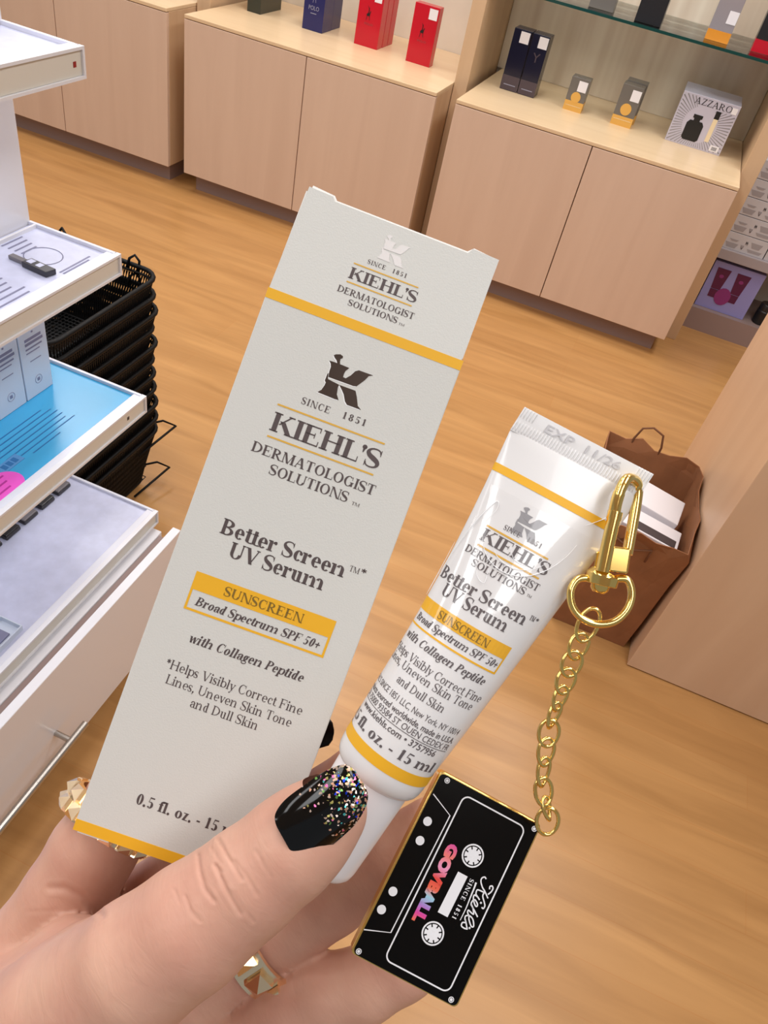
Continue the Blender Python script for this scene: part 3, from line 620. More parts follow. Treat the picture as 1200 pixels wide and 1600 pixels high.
for k in range(5):  # dark slots along the shelf back, built as small blocks
    y0 = .70 + .049 * k
    t = thing('dark_slot', 'small dark slot block on the lower shelf, %s from the shelf end' % ['fifth', 'fourth', 'third', 'second', 'first'][k], 'cosmetic', (-.86, y0 + .02, .3603), 'dark slot blocks on the lower shelf')
    MB().box(-.884, -.850, y0, y0 + .038, .3603, .368).build('base', 'product_dark', t, bevel=.002)
    MB().box(-.883, -.851, y0 + .001, y0 + .037, .3684, .372).build('lid', 'char_box' if k % 2 else 'product_grey', t, bevel=.002)
t = thing('clear_tray', 'small clear plastic tray lying on the lower shelf', 'tray', (-.70, .56, .36))
mb = MB(); mb.box(-.735, -.69, .50, .60, .3603, .362); mb.box(-.735, -.733, .50, .60, .362, .372); mb.box(-.692, -.69, .50, .60, .362, .372); mb.box(-.733, -.692, .598, .60, .362, .372); mb.build('body', 'pale_box', t)
MB().box(-.73, -.70, .535, .58, .3623, .366).build('insert_card', 'print_grey', t)
area('shelf_strip_light', (-.80, .45, .868), .02, .9, .30, (.72, .88, 1.0))
area('shelf_strip_light', (-.80, .45, 1.146), .02, .9, .5, (.86, .92, 1.0))
area('shelf_strip_light', (-.80, .45, .608), .02, .9, .35, (.8, .9, 1.0))
area('shelf_strip_light', (-.82, .45, 1.5), .02, .9, .35, (.9, .94, 1.0))

# ------------------------------------------------------------------ stacked black wire baskets
def basket():
    t = thing('wire_basket', 'topmost empty black wire basket of the tall stack', 'basket', (-1.09, 1.185, .02), 'stacked black wire baskets')
    zb, zt = .02, .20; X0, X1, Y0, Y1 = -1.26, -.925, .995, 1.385; tx = .035
    def rr(x0, x1, y0, y1, r, z):
        P = []
        for cx, cy, a0 in ((x1 - r, y1 - r, 0), (x0 + r, y1 - r, 90), (x0 + r, y0 + r, 180), (x1 - r, y0 + r, 270)):
            for k in range(6): a = math.radians(a0 + 18 * k); P.append((cx + r * math.cos(a), cy + r * math.sin(a), z))
        return P
    mb = MB(); mb.tube(rr(X0, X1, Y0, Y1, .045, zt), .0056, 8, True); mb.tube(rr(X0 + .004, X1 - .004, Y0 + .004, Y1 - .004, .043, zt - .013), .003, 6, True); mb.build('rim', 'black_wire', t, smooth=True)
    mb = MB(); mb.tube(rr(X0 + tx, X1 - tx, Y0 + tx, Y1 - tx, .03, zb + .004), .003, 6, True); mb.build('base_ring', 'black_wire', t, smooth=True)
    top = rr(X0, X1, Y0, Y1, .045, zt - .004); bot = rr(X0 + tx, X1 - tx, Y0 + tx, Y1 - tx, .03, zb + .004)
    def per(P, f):
        L = [math.dist(P[i], P[(i + 1) % len(P)]) for i in range(len(P))]; s = f * sum(L)
        for i, l in enumerate(L):
            if s <= l: a, b = P[i], P[(i + 1) % len(P)]; q = s / l; return np.array([a[j] + (b[j] - a[j]) * q for j in range(3)])
            s -= l
        return np.array(P[0])
    mb = MB(); N = 200
    def wire(a, b, r=.0014):
        d = (b - a); d = d / np.linalg.norm(d); u = np.cross(d, (0, 0, 1.)); 
        if np.linalg.norm(u) < 1e-3: u = np.array((1., 0, 0))
        u = u / np.linalg.norm(u); v = np.cross(d, u)
        R = [r * (math.cos(k * 2.0944) * u + math.sin(k * 2.0944) * v) for k in range(3)]
        mb.add([a + q for q in R] + [b + q for q in R], [(0, 1, 4, 3), (1, 2, 5, 4), (2, 0, 3, 5)])
    for k in range(N):
        f = k / N
        for s in (-1, 1): wire(per(top, f), per(bot, (f + s * 4.0 / N) % 1))
    nb = 26
    for k in range(nb + 1):
        x = X0 + tx + (X1 - X0 - 2 * tx) * k / nb; wire(np.array((x, Y0 + tx, zb + .004)), np.array((x, Y1 - tx, zb + .004)))
        y = Y0 + tx + (Y1 - Y0 - 2 * tx) * k / nb; wire(np.array((X0 + tx, y, zb + .004)), np.array((X1 - tx, y, zb + .004)))
    mb.build('wire_mesh', 'black_wire', t)
    for s, x in ((1, X1 - .06), (-1, X0 + .06)):
        mb = MB(); mb.tube([(x, Y1 - .002, zt - .02), (x, Y1 + .004, zt + .012), (x - .010 * s, Y1 + .002, zt + .024), (x - .022 * s, Y1 - .002, zt + .014), (x - .024 * s, Y1 - .01, zt - .006)], .0032, 6); mb.build('handle_loop', 'black_wire', t, smooth=True)
    return t
B0 = basket(); NB = 11; BK = []; step = .0430
for k in range(NB):
    if k == NB - 1: B0.location.z = .02 + step * k
    else: BK.append(dup(B0, (B0.location.x + random.uniform(-.005, .005), B0.location.y + random.uniform(-.006, .006), .02 + step * k), 'black wire basket nested underneath the topmost basket of the stack', 'stacked black wire baskets'))
for bk, z, y, l in ((BK[4], .17, 1.37, .10), (BK[1], .045, 1.345, .085)):
    dz = bk.location.z - .02; mb = MB(); mb.tube([(-1.02, y - .03, z), (-.955, y + l * .55, z + .004), (-.915, y + l * .55, z + .004), (-.935, y - .09, z - .012)], .0032, 6); mb.build('handle', 'black_wire', bk, smooth=True)

# ------------------------------------------------------------------ foreground materials
def paper(name, rgb):
    return mat(name, rgb, .6, spec=.3, bump=.12, bscale=2600)
paper('carton_stock', (213, 212, 207)); paper('carton_edge', (240, 238, 234)); paper('carton_in', (236, 234, 230))
mat('band_yellow', (238, 178, 34), .5); mat('line_gold', (222, 172, 66), .45); mat('ink', (84, 72, 72), .5); mat('ink_gold', (128, 100, 34), .5)
mat('foil_dark', (86, 74, 68), .30, metal=.75); mat('foil_bright', (250, 248, 248), .25, metal=.3); mat('highlight_white', (250, 250, 250), .3)
mat('tube_white', (232, 230, 230), .22, coat=.3); mat('tube_cap', (236, 232, 234), .3, coat=.2); mat('tube_ink', (96, 88, 90), .4); mat('tube_grey', (150, 148, 152), .4)
mat('gold', (248, 212, 126), .14, metal=1.0); mat('rose_gold', (255, 232, 196), .2, metal=1.0)
mat('enamel_black', (5, 5, 6), .15, spec=.22); mat('enamel_white', (232, 232, 236), .35)

def frame_fn(A, u, v, n):                     # (u right, v down, off towards the lens) on a plane held in front of the lens
    A, u, v, n = [np.array(q, float) for q in (A, u, v, n)]
    return lambda a, b, o=0.0: cw(A + u * a + v * b - n * o)
mm = .001
# ------------------------------------------------------------------ the white and yellow carton
cA = (-.0260, -.0497, .1686); cu = (.9372, .3462, .0434); cv = (-.3478, .9369, .0368); cn = (-.028, -.0496, .9984)
cf = frame_fn(cA, cu, cv, cn)
CWD, CL, CDP = .0467, .1308, .0215
K = thing('sunscreen_carton', 'white sunscreen carton with yellow bands and open top flap, held in the hand', 'carton', cf(CWD / 2, CL, -CDP / 2))
def slab(mb, u0, u1, v0, v1, o0, o1, mi=0, fn=cf):
    P = [fn(a, b, o) for o in (o0, o1) for a, b in ((u0, v0), (u1, v0), (u1, v1), (u0, v1))]
    return mb.add(P, [(0, 3, 2, 1), (4, 5, 6, 7), (0, 1, 5, 4), (1, 2, 6, 5), (2, 3, 7, 6), (3, 0, 4, 7)], mi)
th = .0005
mb = MB(); slab(mb, 0, CWD, 0, CL, -th, 0); mb.build('front_panel', 'carton_stock', K, bevel=.0003)
mb = MB(); slab(mb, 0, th, .001, CL, -CDP, -th); slab(mb, CWD - th, CWD, .001, CL, -CDP, -th); mb.build('side_panels', 'carton_edge', K)
mb = MB(); slab(mb, th, CWD - th, 0, CL, -CDP, -CDP + th); mb.build('back_panel', 'carton_stock', K)
mb = MB(); slab(mb, th, CWD - th, CL - th, CL, -CDP + th, -th); mb.build('bottom_flap', 'carton_in', K)
mb = MB(); slab(mb, .001, .0085, CL + .0001, CL + .0009, -.008, -.001); mb.build('tuck_edge', 'carton_edge', K)
# yellow bands: printed on the front, wrapped over the bottom edge and over the fold
mb = MB(); slab(mb, 0, CWD, CL - .0027, CL, 0, .00005); mb.build('yellow_band', 'band_yellow', K)
mb = MB(); slab(mb, 0, CWD, -.0006, .0017, 0, .00006); mb.build('yellow_band', 'band_yellow', K)
# open lid: front sheet leaning back a little, two side wings
tl = math.radians(4.5)
def lid(u, b, o=0.0): return cf(u, b * math.cos(tl) - .0006, o + b * math.sin(tl) * 1.0)   # b negative upwards
mb = MB(); FH = .0246
lidpoly = [(.0002, 0), (.0462, 0), (.0464, -FH), (.0400, -FH - .0002), (.0392, -FH + .0011), (.0070, -FH + .0011), (.0064, -FH + .0002), (.0006, -FH)]
mb.prism(lidpoly, lambda u, v, d: lid(u, v, d), -th, 0); mb.build('top_flap', 'carton_stock', K)
mb = MB(); mb.prism([(.0009, -.001), (.0457, -.001), (.0459, -FH - .0001), (.0402, -FH - .0006), (.0390, -FH + .0006), (.0074, -FH + .0006), (.0066, -FH - .0003), (.0012, -FH - .0007)], lambda u, v, d: lid(u, v, d), -2.6 * th, -1.2 * th); mb.build('flap_lining', 'carton_edge', K)
for u0, u1 in ((.0002, .0006), (.0459, .0464)):
    mb = MB(); P = [lid(a, b, o) for a in (u0, u1) for b, o in ((-.0005, -th), (-FH + .001, -th), (-FH + .004, -.006), (-.0005, -.016))]
    mb.add(P, [(0, 1, 2, 3), (7, 6, 5, 4), (0, 4, 5, 1), (1, 5, 6, 2), (2, 6, 7, 3), (3, 7, 4, 0)]); mb.build('side_wing', 'carton_edge', K)
E5 = .00006
ct = lambda u, v: cf(u * mm, v * mm, E5)
ct2 = lambda u, v: cf(u * mm, v * mm, E5 * 2)
ctl = lambda u, v: lid(u * mm, (v + .6) * mm, E5)
def strip(mb, u0, u1, v0, v1, fn, n=1, mi=0):
    for k in range(n):
        a = u0 + (u1 - u0) * k / n; b = u0 + (u1 - u0) * (k + 1) / n
        mb.add([fn(a, v0), fn(b, v0), fn(b, v1), fn(a, v1)], [(0, 1, 2, 3)], mi)
mb = MB(); logo(mb, 17.9, 30.2, 8.0, 18.2, lambda u, v: cf((u - .16) * mm, (v + .20) * mm, E5 * .6)); mb.build('emboss_highlight', 'highlight_white', K, fix=False)  # emboss highlight painted as a white copy, shifted under the emblem
mb = MB(); logo(mb, 17.9, 30.2, 8.0, 18.2, ct); mb.build('emblem', 'foil_dark', K)
mb = MB(); logo(mb, 20.1, 27.7, -21.4, -15.2, ctl); mb.build('emblem', 'foil_bright', K)
for a, b, v, fn_, hw in ((10.8, 36.5, 23.15, ct, .2), (11.0, 36.5, 30.6, ct, .2), (15.9, 31.4, -12.55, ctl, .15), (15.8, 31.4, -8.1, ctl, .15)):
    mb = MB(); strip(mb, a, b, v - hw, v + hw, fn_); mb.build('gold_rule', 'line_gold', K)
mb = MB()
text(mb, 'SINCE', 15.6, 22.4, 21.15, 1.55, ct, 'med', track=.18); text(mb, '1851', 25.3, 31.0, 21.0, 1.55, ct, 'med', track=.2)
text(mb, "KIEHL'S", 10.9, 37.05, 29.2, 4.35, ct, 'bold', track=.0)
text(mb, 'DERMATOLOGIST', 8.66, 38.2, 35.0, 2.35, ct, 'med', track=.04)
text(mb, 'SOLUTIONS', 14.1, 33.0, 38.55, 2.35, ct, 'med', track=.04); text(mb, 'TM', 34.1, 36.0, 38.6, .75, ct, 'reg')
text(mb, 'Better Screen', 8.35, 38.45, 54.95, 3.6, ct, 'bold', track=.01); text(mb, 'TM', 38.8, 41.2, 53.0, 1.35, ct, 'reg'); text(mb, '*', 41.4, 42.9, 53.4, 2.1, ct, 'bold')
text(mb, 'UV Serum', 11.9, 34.95, 59.4, 3.6, ct, 'bold', track=.01)
text(mb, 'Broad Spectrum SPF 50+', 8.6, 38.5, 72.35, 2.05, ct, 'bold', .24, .02)
text(mb, 'with Collagen Peptide', 10.0, 37.6, 80.8, 2.2, ct, 'bold', .24, .02)
text(mb, '*Helps Visibly Correct Fine', 7.1, 40.1, 88.1, 2.2, ct, 'reg', 0, .04)
text(mb, 'Lines, Uneven Skin Tone', 8.4, 38.7, 91.55, 2.2, ct, 'reg', 0, .04)
text(mb, 'and Dull Skin', 15.4, 31.8, 94.85, 2.2, ct, 'reg', 0, .04)
text(mb, '0.5 fl. oz. - 15 ml', 11.3, 37.2, 120.3, 2.6, ct, 'bold', 0, .03)
text(mb, 'SINCE', 18.7, 23.0, -13.6, 1.0, ctl, 'med', track=.18); text(mb, '1851', 24.6, 28.1, -13.6, 1.0, ctl, 'med', track=.2)
text(mb, "KIEHL'S", 15.75, 32.0, -9.0, 2.6, ctl, 'bold', track=0)
text(mb, 'DERMATOLOGIST', 14.5, 32.8, -5.3, 1.5, ctl, 'med', track=.04); text(mb, 'SOLUTIONS', 17.8, 29.6, -3.15, 1.4, ctl, 'med', track=.04); text(mb, 'TM', 30.0, 31.4, -3.1, .5, ctl, 'reg')
mb.build('lettering', 'ink', K)
mb = MB(); strip(mb, 6.55, 40.25, 64.85, 69.05, ct); strip(mb, 6.55, 40.25, 73.35, 73.9, ct); strip(mb, 6.55, 7.1, 69.05, 73.35, ct); strip(mb, 39.7, 40.25, 69.05, 73.35, ct); mb.build('yellow_panel', 'band_yellow', K)
mb = MB(); text(mb, 'SUNSCREEN', 13.95, 32.9, 68.05, 2.2, ct2, 'med', 0, .05); mb.build('panel_lettering', 'ink_gold', K)

# ------------------------------------------------------------------ the tube
def curve(pts, n=8):
    P = [np.array(p, float) for p in pts]; out = []
    for i in range(len(P) - 1):
        p0, p1, p2, p3 = P[max(i - 1, 0)], P[i], P[i + 1], P[min(i + 2, len(P) - 1)]
        for k in range(n):
            f = k / n; out.append(.5 * (2 * p1 + (p2 - p0) * f + (2 * p0 - 5 * p1 + 4 * p2 - p3) * f * f + (3 * p1 - p0 - 3 * p2 + p3) * f ** 3))
    return out + [P[-1]]
T0 = np.array(cp(921, 689, .1640)); TS = .1675 / F               # metres per measured unit
tax = np.array((-.532, .847, .055)); tax /= np.linalg.norm(tax)
def tsec(s):                                                     # section: centre, width direction, front direction, half width, half depth
    f = min(max(s / 560.0, 0), 1); ang = math.radians(27.6 + 4.4 * f); wd = np.array((math.cos(ang), math.sin(ang), .0))
    if s <= 40: a, b = 111.0, 5.5
    elif s < 560:
        g = (s - 40) / 520; a = 112.5 - 36.0 * g - 4.5 * math.sin(math.pi * g); b = 6 + 69.0 * (1 - (1 - g) ** 1.55)
    else: a, b = 75.5, 75.0
    off = 7.0 * math.sin(math.pi * f) - 1
    c = T0 + tax * s * TS + wd * off * TS
    fr = np.cross(wd, tax); fr = fr / np.linalg.norm(fr)
    if fr[2] > 0: fr = -fr
    return c, wd, fr, a * TS, b * TS
TU = thing('sunscreen_tube', 'small white sunscreen tube with yellow bands, held cap-down by the thumb', 'tube', cw(T0 + tax * 780 * TS))
NR = 56
def tring(s, grow=0.0, k=1.0):
    c, wd, fr, a, b = tsec(s); return [cw(c + wd * (a * k + grow) * math.cos(t) + fr * (b * k + grow) * math.sin(t)) for t in [2 * math.pi * i / NR for i in range(NR)]]
R_ = [tring(s) for s in (40, 44, 60, 90, 130, 180, 240, 300, 360, 420, 480, 530, 560, 575, 590)]
for s, k in ((600, .985), (608, .95), (613, .90), (616, .85)): R_.append(tring(s, 0, k))
mb = MB(); mb.loft(R_); mb.build('tube_body', 'tube_white', TU, smooth='auto')
# crimp: flat fin with pressed ridges
mb = MB(); c0, wd, fr, a, b = tsec(0); NC = 132
vs = []; 
def crimp_h(i, j): return .00022 if (i % 3 == 1 and (j in (1, 2) and not 14 < i < 116 or j in (5, 6, 7))) else 0.0
rows = [0, 2, 12, 18, 22, 26, 30, 36, 40, 41]
for side in (1, -1):
    for j, s in enumerate(rows):
        for i in range(NC + 1):
            x = -1 + 2 * i / NC; vs.append(cw(c0 + tax * s * TS + wd * x * a + fr * side * (.00042 + crimp_h(i, j))))
n1 = NC + 1; o2 = n1 * len(rows); fs = []
for j in range(len(rows) - 1):
    for i in range(NC):
        q = j * n1 + i; fs.append((q, q + 1, q + n1 + 1, q + n1)); fs.append((o2 + q, o2 + q + n1, o2 + q + n1 + 1, o2 + q + 1))
for i in range(NC): fs.append((i, o2 + i, o2 + i + 1, i + 1)); q = (len(rows) - 1) * n1 + i; fs.append((q, q + 1, o2 + q + 1, o2 + q))
for j in range(len(rows) - 1):
    q = j * n1; fs.append((q, q + n1, o2 + q + n1, o2 + q)); q += NC; fs.append((q, o2 + q, o2 + q + n1, q + n1))
mb.add(vs, fs); cr = mb.build('crimped_end', 'tube_white', TU)
mb = MB(); sans(mb, 'EXP  11/26', -66, 62, 20, 13, lambda u, v: cw(c0 + tax * v * TS + wd * u * TS + fr * .00075), bold=.01); 
mb2 = MB(); n = len(mb.v); mb2.add(mb.v, mb.f); mat('stamp_shade', (205, 203, 206), .4); mb2.build('expiry_stamp', 'stamp_shade', cr)  # flat stamp, shading of its embossing put into a greyer tone
# cap
def cring(s, r, sq=0): 
    c, wd, fr, a, b = tsec(600); c = c + tax * (s - 600) * TS + wd * -1 * TS; return [cw(c + (wd * math.cos(t) + fr * math.sin(t)) * r * TS) for t in [2 * math.pi * i / NR for i in range(NR)]]
mb = MB(); mb.loft([cring(612, 55), cring(613, 62), cring(616, 63), cring(700, 60.5), cring(764, 58), cring(775, 56), cring(782, 51), cring(785, 44)]); mb.build('cap', 'tube_cap', TU, smooth='auto')
# printing wrapped around the surface: arc position x (units), axial position s
_tab = {}
def tsurf(x, s, o=0.00007):
    c, wd, fr, a, b = tsec(s); key = round(s / 4); 
    if key not in _tab:
        th_ = np.linspace(-math.pi * .62, math.pi * .62, 240); X = a * np.sin(th_); Y = b * np.cos(th_); L = np.concatenate(([0], np.cumsum(np.hypot(np.diff(X), np.diff(Y))))); L -= np.interp(0, th_, L); _tab[key] = (th_, L)
    th_, L = _tab[key]; t = float(np.interp(x * TS, L, th_))
    nrm = wd * math.sin(t) / a + fr * math.cos(t) / b; nrm /= np.linalg.norm(nrm)
    return cw(c + wd * a * math.sin(t) + fr * b * math.cos(t) + nrm * o)
def arcpos(xp, s):                                              # measured sideways offset -> arc length
    c, wd, fr, a, b = tsec(s); off = 7.0 * math.sin(math.pi * min(s / 560, 1)) - 1; q = min(max((xp - off) * TS / a, -1), 1); t = math.asin(q)
    tt = np.linspace(0, t, 60); return float(np.sum(np.hypot(np.diff(a * np.sin(tt)), np.diff(b * np.cos(tt)))) * (1 if t > 0 else -1)) / TS
def ttext(mb, s_, x0, x1, s, cap, style='bold', slant=0, track=.02): text(mb, s_, arcpos(x0, s), arcpos(x1, s), s, cap, tsurf, style, slant, track)
def tband(mb, s0, s1, x0=-400, x1=400, n=48, o=.00006):
    for sa, sb in ((s0, (s0 + s1) / 2), ((s0 + s1) / 2, s1)): strip(mb, x0, x1, sa, sb, lambda u, v: tsurf(u, v, o), n)
for s0, s1 in ((96, 109), (563, 581)):
    ra, rb = tring(s0, .00008), tring(s1, .00008); mb = MB(); mb.loft([ra, rb], False, False); mb.build('yellow_band', 'band_yellow', TU, smooth='auto')
mb = MB(); logo(mb, arcpos(-37, 160), arcpos(18.5, 160), 136, 182, tsurf); mb.build('emblem', 'tube_grey', TU)
for x0, x1, s in ((-66, 38, 189), (-63, 41, 221)): mb = MB(); strip(mb, arcpos(x0, s), arcpos(x1, s), s - 1.4, s + 1.4, tsurf, 10); mb.build('gold_rule', 'line_gold', TU)
mb = MB()
ttext(mb, 'SINCE', -43, -16, 182, 8, 'med', 0, .15); ttext(mb, '1851', -5, 20, 181, 8, 'med', 0, .15)
ttext(mb, "KIEHL'S", -65, 48, 213, 20, 'bold', 0, 0)
ttext(mb, 'DERMATOLOGIST', -74, 49, 239, 11.5, 'med', 0, .04); ttext(mb, 'SOLUTIONS', -56, 34, 253, 11, 'med', 0, .04); ttext(mb, 'TM', 38, 46, 252, 4, 'reg')
ttext(mb, 'Better Screen', -83, 59, 293, 20, 'bold', 0, .01); ttext(mb, 'TM', 61, 70, 281, 8, 'bold'); ttext(mb, '*', 71, 77, 283, 10, 'bold')
ttext(mb, 'UV Serum', -70, 39, 315, 20, 'bold', 0, .01)
ttext(mb, 'Broad Spectrum SPF 50+', -79, 56, 368, 12, 'bold', .24, .02)
ttext(mb, 'with Collagen Peptide', -78, 53, 399, 13, 'bold', .24, .02)
ttext(mb, '*Helps Visibly Correct Fine', -82, 64, 425, 13, 'reg', 0, .04)
ttext(mb, 'Lines, Uneven Skin Tone', -81, 58, 441, 13, 'reg', 0, .04)
ttext(mb, 'and Dull Skin', -58, 22, 462, 13, 'reg', 0, .04)
def tsans(s_, x0, x1, s, cap, b=0.0): sans(mb, s_, arcpos(x0, s), arcpos(x1, s), s, cap, tsurf, bold=b)
w0 = -103
sans(mb, "KIEHL'S SINCE 1851 LLC, New York, NY 10014", -130, arcpos(63, 484), 484, 10, tsurf)
sans(mb, 'Products sourced worldwide, made in U.S.A.', -128, arcpos(63, 499), 499, 9.5, tsurf, bold=.012)
sans(mb, 'TSA 75000 93584 ST OUEN CEDEX FR', -126, arcpos(62, 512), 512, 10, tsurf)
strip(mb, -126, arcpos(62, 512), 514, 515, tsurf, 24)
sans(mb, 'www.kiehls.com • 3757956', -104, arcpos(48, 527), 527, 10, tsurf, bold=.012)
text(mb, '0.5 fl. oz. - 15 ml', -128, arcpos(60, 553), 553, 17, tsurf, 'bold', 0, .02)
mb.build('lettering', 'tube_ink', TU)
mb = MB(); xa, xb = arcpos(-88, 335), arcpos(62, 335)
tband(mb, 330, 351, xa, xb, 24); tband(mb, 374, 377, xa, xb, 24); tband(mb, 351, 374, xb - 3, xb, 2); mb.build('yellow_panel', 'band_yellow', TU)
mb = MB(); text(mb, 'SUNSCREEN', arcpos(-57, 347), arcpos(27, 347), 347.5, 13, lambda u, v: tsurf(u, v, .00014), 'med', 0, .05); mb.build('panel_lettering', 'ink_gold', TU)
# clear film over the upper front, its glare added as thin white strands
mb = MB(); NX, NS = 30, 26; vs = []
for j in range(NS + 1):
    for i in range(NX + 1):
        s = 130 + 230 * j / NS; x = -92 + 180 * i / NX; vs.append(tsurf(x * (1 - .1 * j / NS) - 5, s, .0003))
mb.add(vs, [(j * (NX + 1) + i, j * (NX + 1) + i + 1, (j + 1) * (NX + 1) + i + 1, (j + 1) * (NX + 1) + i) for j in range(NS) for i in range(NX)])
FILM = mb.build('clear_film', 'clear_film', TU, smooth=True)
mat('glare_white', (250, 250, 252), .12, spec=.8)
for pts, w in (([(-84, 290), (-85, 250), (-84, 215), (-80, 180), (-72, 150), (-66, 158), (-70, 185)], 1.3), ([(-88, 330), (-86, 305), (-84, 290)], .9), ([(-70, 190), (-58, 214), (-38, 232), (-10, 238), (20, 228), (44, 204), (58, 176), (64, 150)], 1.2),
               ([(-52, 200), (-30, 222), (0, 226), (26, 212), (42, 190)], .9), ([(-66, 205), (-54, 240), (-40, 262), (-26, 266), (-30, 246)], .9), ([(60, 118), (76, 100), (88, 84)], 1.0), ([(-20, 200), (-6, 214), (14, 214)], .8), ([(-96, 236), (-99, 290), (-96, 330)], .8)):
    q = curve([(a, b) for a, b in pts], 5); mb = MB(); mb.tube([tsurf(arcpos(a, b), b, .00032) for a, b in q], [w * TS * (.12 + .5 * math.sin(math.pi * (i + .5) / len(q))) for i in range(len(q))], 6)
    mb.build('glare_streak', 'glare_white', FILM, smooth=True)

# ------------------------------------------------------------------ keychain: swivel clasp, chain, cassette charm
KD = .160
KC = thing('keychain', 'gold keychain with swivel clasp and black cassette charm, clipped to the tube', 'keychain', px(850, 1288, .165))
P3 = lambda x, y, d=0.0: np.array(px(x, y, KD + d * mm))
u_ = F / KD
r = lambda pxl: pxl * KD / F
# hook: up from the slider, over the crimp and down behind it
hook = curve([P3(959, 806, -.6), P3(963, 785, -.8), P3(970, 764, -.8), P3(978, 750, .2), P3(987, 748, 2.4), P3(996, 757, 4.4), P3(995, 780, 4.6), P3(988, 822, 3.8), P3(980, 866, 2.6)], 8)
mb = MB(); mb.tube(hook, [r(9.5)] * 14 + [r(8.6)] * (len(hook) - 14), 14); mb.build('hook', 'gold', KC, smooth='auto')
mb = MB(); mb.tube(curve([P3(941, 893, -1), P3(950, 850, -1), P3(960, 806, -1)], 4), r(10.5), 16); mb.tube([P3(958.5, 812, -1), P3(961.5, 799, -1)], r(11.6), 16); mb.build('gate_barrel', 'gold', KC, smooth='auto')
mb = MB(); mb.obox(P3(956, 853, .2), P3(987, 857, .2) - P3(956, 853, .2), P3(950, 893, .2) - P3(956, 853, .2), P3(956, 853, 4.5) - P3(956, 853, .2)); mb.build('clasp_body', 'gold', KC, bevel=.0004)
mb = MB(); mb.obox(P3(932, 862, .6), P3(944, 860, .6) - P3(932, 862, .6), P3(927, 892, .6) - P3(932, 862, .6), P3(932, 862, 4) - P3(932, 862, .6)); mb.tube([P3(958, 880, .9), P3(958.5, 880.2, .4)], r(7), 14); mb.build('gate_lever', 'gold', KC, bevel=.0003)
mb = MB(); mb.tube([P3(945, 893, 1.4), P3(942, 899, 1.4), P3(938.5, 914, 1.4)], [r(20), r(26), r(25)], 24); mb.build('swivel_collar', 'gold', KC, smooth='auto', bevel=.0002)
mb = MB(); mb.tube([P3(938.5, 913, 1.4), P3(936, 921, 1.4), P3(934.5, 926, 1.4)], [r(15), r(14), r(9)], 20); mb.build('rivet', 'gold', KC, smooth='auto')
dr_ = curve([P3(920, 903, 1.4), P3(903, 905, 1.2), P3(892, 922, .8), P3(894, 946, .6), P3(908, 965, .5), P3(932, 975, .5), P3(960, 971, .6), P3(980, 952, .9), P3(987, 928, 1.2), P3(981, 907, 1.4), P3(966, 904, 1.5), P3(958, 908, 1.4)], 6)
mb = MB(); mb.tube(dr_, r(6.2), 12); mb.build('split_ring', 'gold', KC, smooth='auto')
def link(c0, c1, wpx, wire, twist, nm='chain_link', round_=False):
    a, b = np.array(px(*c0)), np.array(px(*c1)); ax = b - a; L = np.linalg.norm(ax); ax /= L
    view = (a + b) / 2 - CAMV; view /= np.linalg.norm(view); sd = np.cross(ax, view); sd /= np.linalg.norm(sd); dp = np.cross(sd, ax)
    mid = (a + b) / 2; pts = []
    for k in range(28):
        t = 2 * math.pi * k / 28; x = math.cos(t); y = math.sin(t); tw = math.radians(twist) * (1 + .35 * x)
        w = wpx * .5 * KD / F
        pts.append(mid + ax * (L / 2) * x + (sd * math.cos(tw) + dp * math.sin(tw)) * w * y)
    mb = MB(); mb.tube(pts, wire * KD / F, 8, True); return mb.build(nm, 'gold', KC, smooth=True)
ch = [(928, 957), (909, 996), (898, 1024), (888, 1051), (879, 1078), (870, 1104), (860, 1131), (855, 1160), (851, 1190), (847, 1222), (852, 1252), (857, 1274)]
for k in range(len(ch) - 1):
    (x0, y0), (x1, y1) = ch[k], ch[k + 1]; d = math.hypot(x1 - x0, y1 - y0); e = 6.5 / d
    f0 = .1605 + .0005 * k; f1 = .1605 + .0005 * (k + 1)
    link((x0 - (x1 - x0) * e, y0 - (y1 - y0) * e, f0), (x1 + (x1 - x0) * e, y1 + (y1 - y0) * e, f1), [33, 34, 33, 32, 26, 24, 33, 30, 26, 31, 20][k], 3.3, [25, 38, 30, 35, 48, 55, 22, 38, 50, 30, 58][k])
link((858, 1262, .1665), (853, 1304, .1668), 36, 3.4, 18, 'jump_ring')
# cassette charm
sA = np.array((.0131, .0588, .1712)); su = np.array((.8732, .4856, .0411)); sv = np.array((-.4721, .8638, -.1757)); su /= np.linalg.norm(su); sv = sv - su * (sv @ su); sv /= np.linalg.norm(sv); sn = np.cross(su, sv)
sf_ = frame_fn(sA, su, sv, sn)
SW, SH = .02601, .04254
def rrect(u0, u1, v0, v1, r0, n=5):
    P = []
    for cx, cy, a0 in ((u1 - r0, v1 - r0, 0), (u0 + r0, v1 - r0, 90), (u0 + r0, v0 + r0, 180), (u1 - r0, v0 + r0, 270)):
        for k in range(n + 1): a = math.radians(a0 + 90 * k / n); P.append((cx + r0 * math.cos(a), cy + r0 * math.sin(a)))
    return P
mb = MB(); mb.prism(rrect(-.0004, SW + .0002, -.0002, SH + .0002, .0012), lambda a, b, o: sf_(a, b, o), -.0030, 0); CS = mb.build('cassette_charm', 'gold', KC, bevel=.00025)
mb = MB(); mb.prism(rrect(.0001, SW - .0002, .0002, SH - .0001, .0011), lambda a, b, o: sf_(a, b, o), 0, .00012); mb.build('enamel_face', 'enamel_black', CS)
s1 = lambda u, v: sf_(u * mm, v * mm, .00017); s2 = lambda u, v: sf_(u * mm, v * mm, .00021); s3 = lambda u, v: sf_(u * mm, v * mm, .00025)
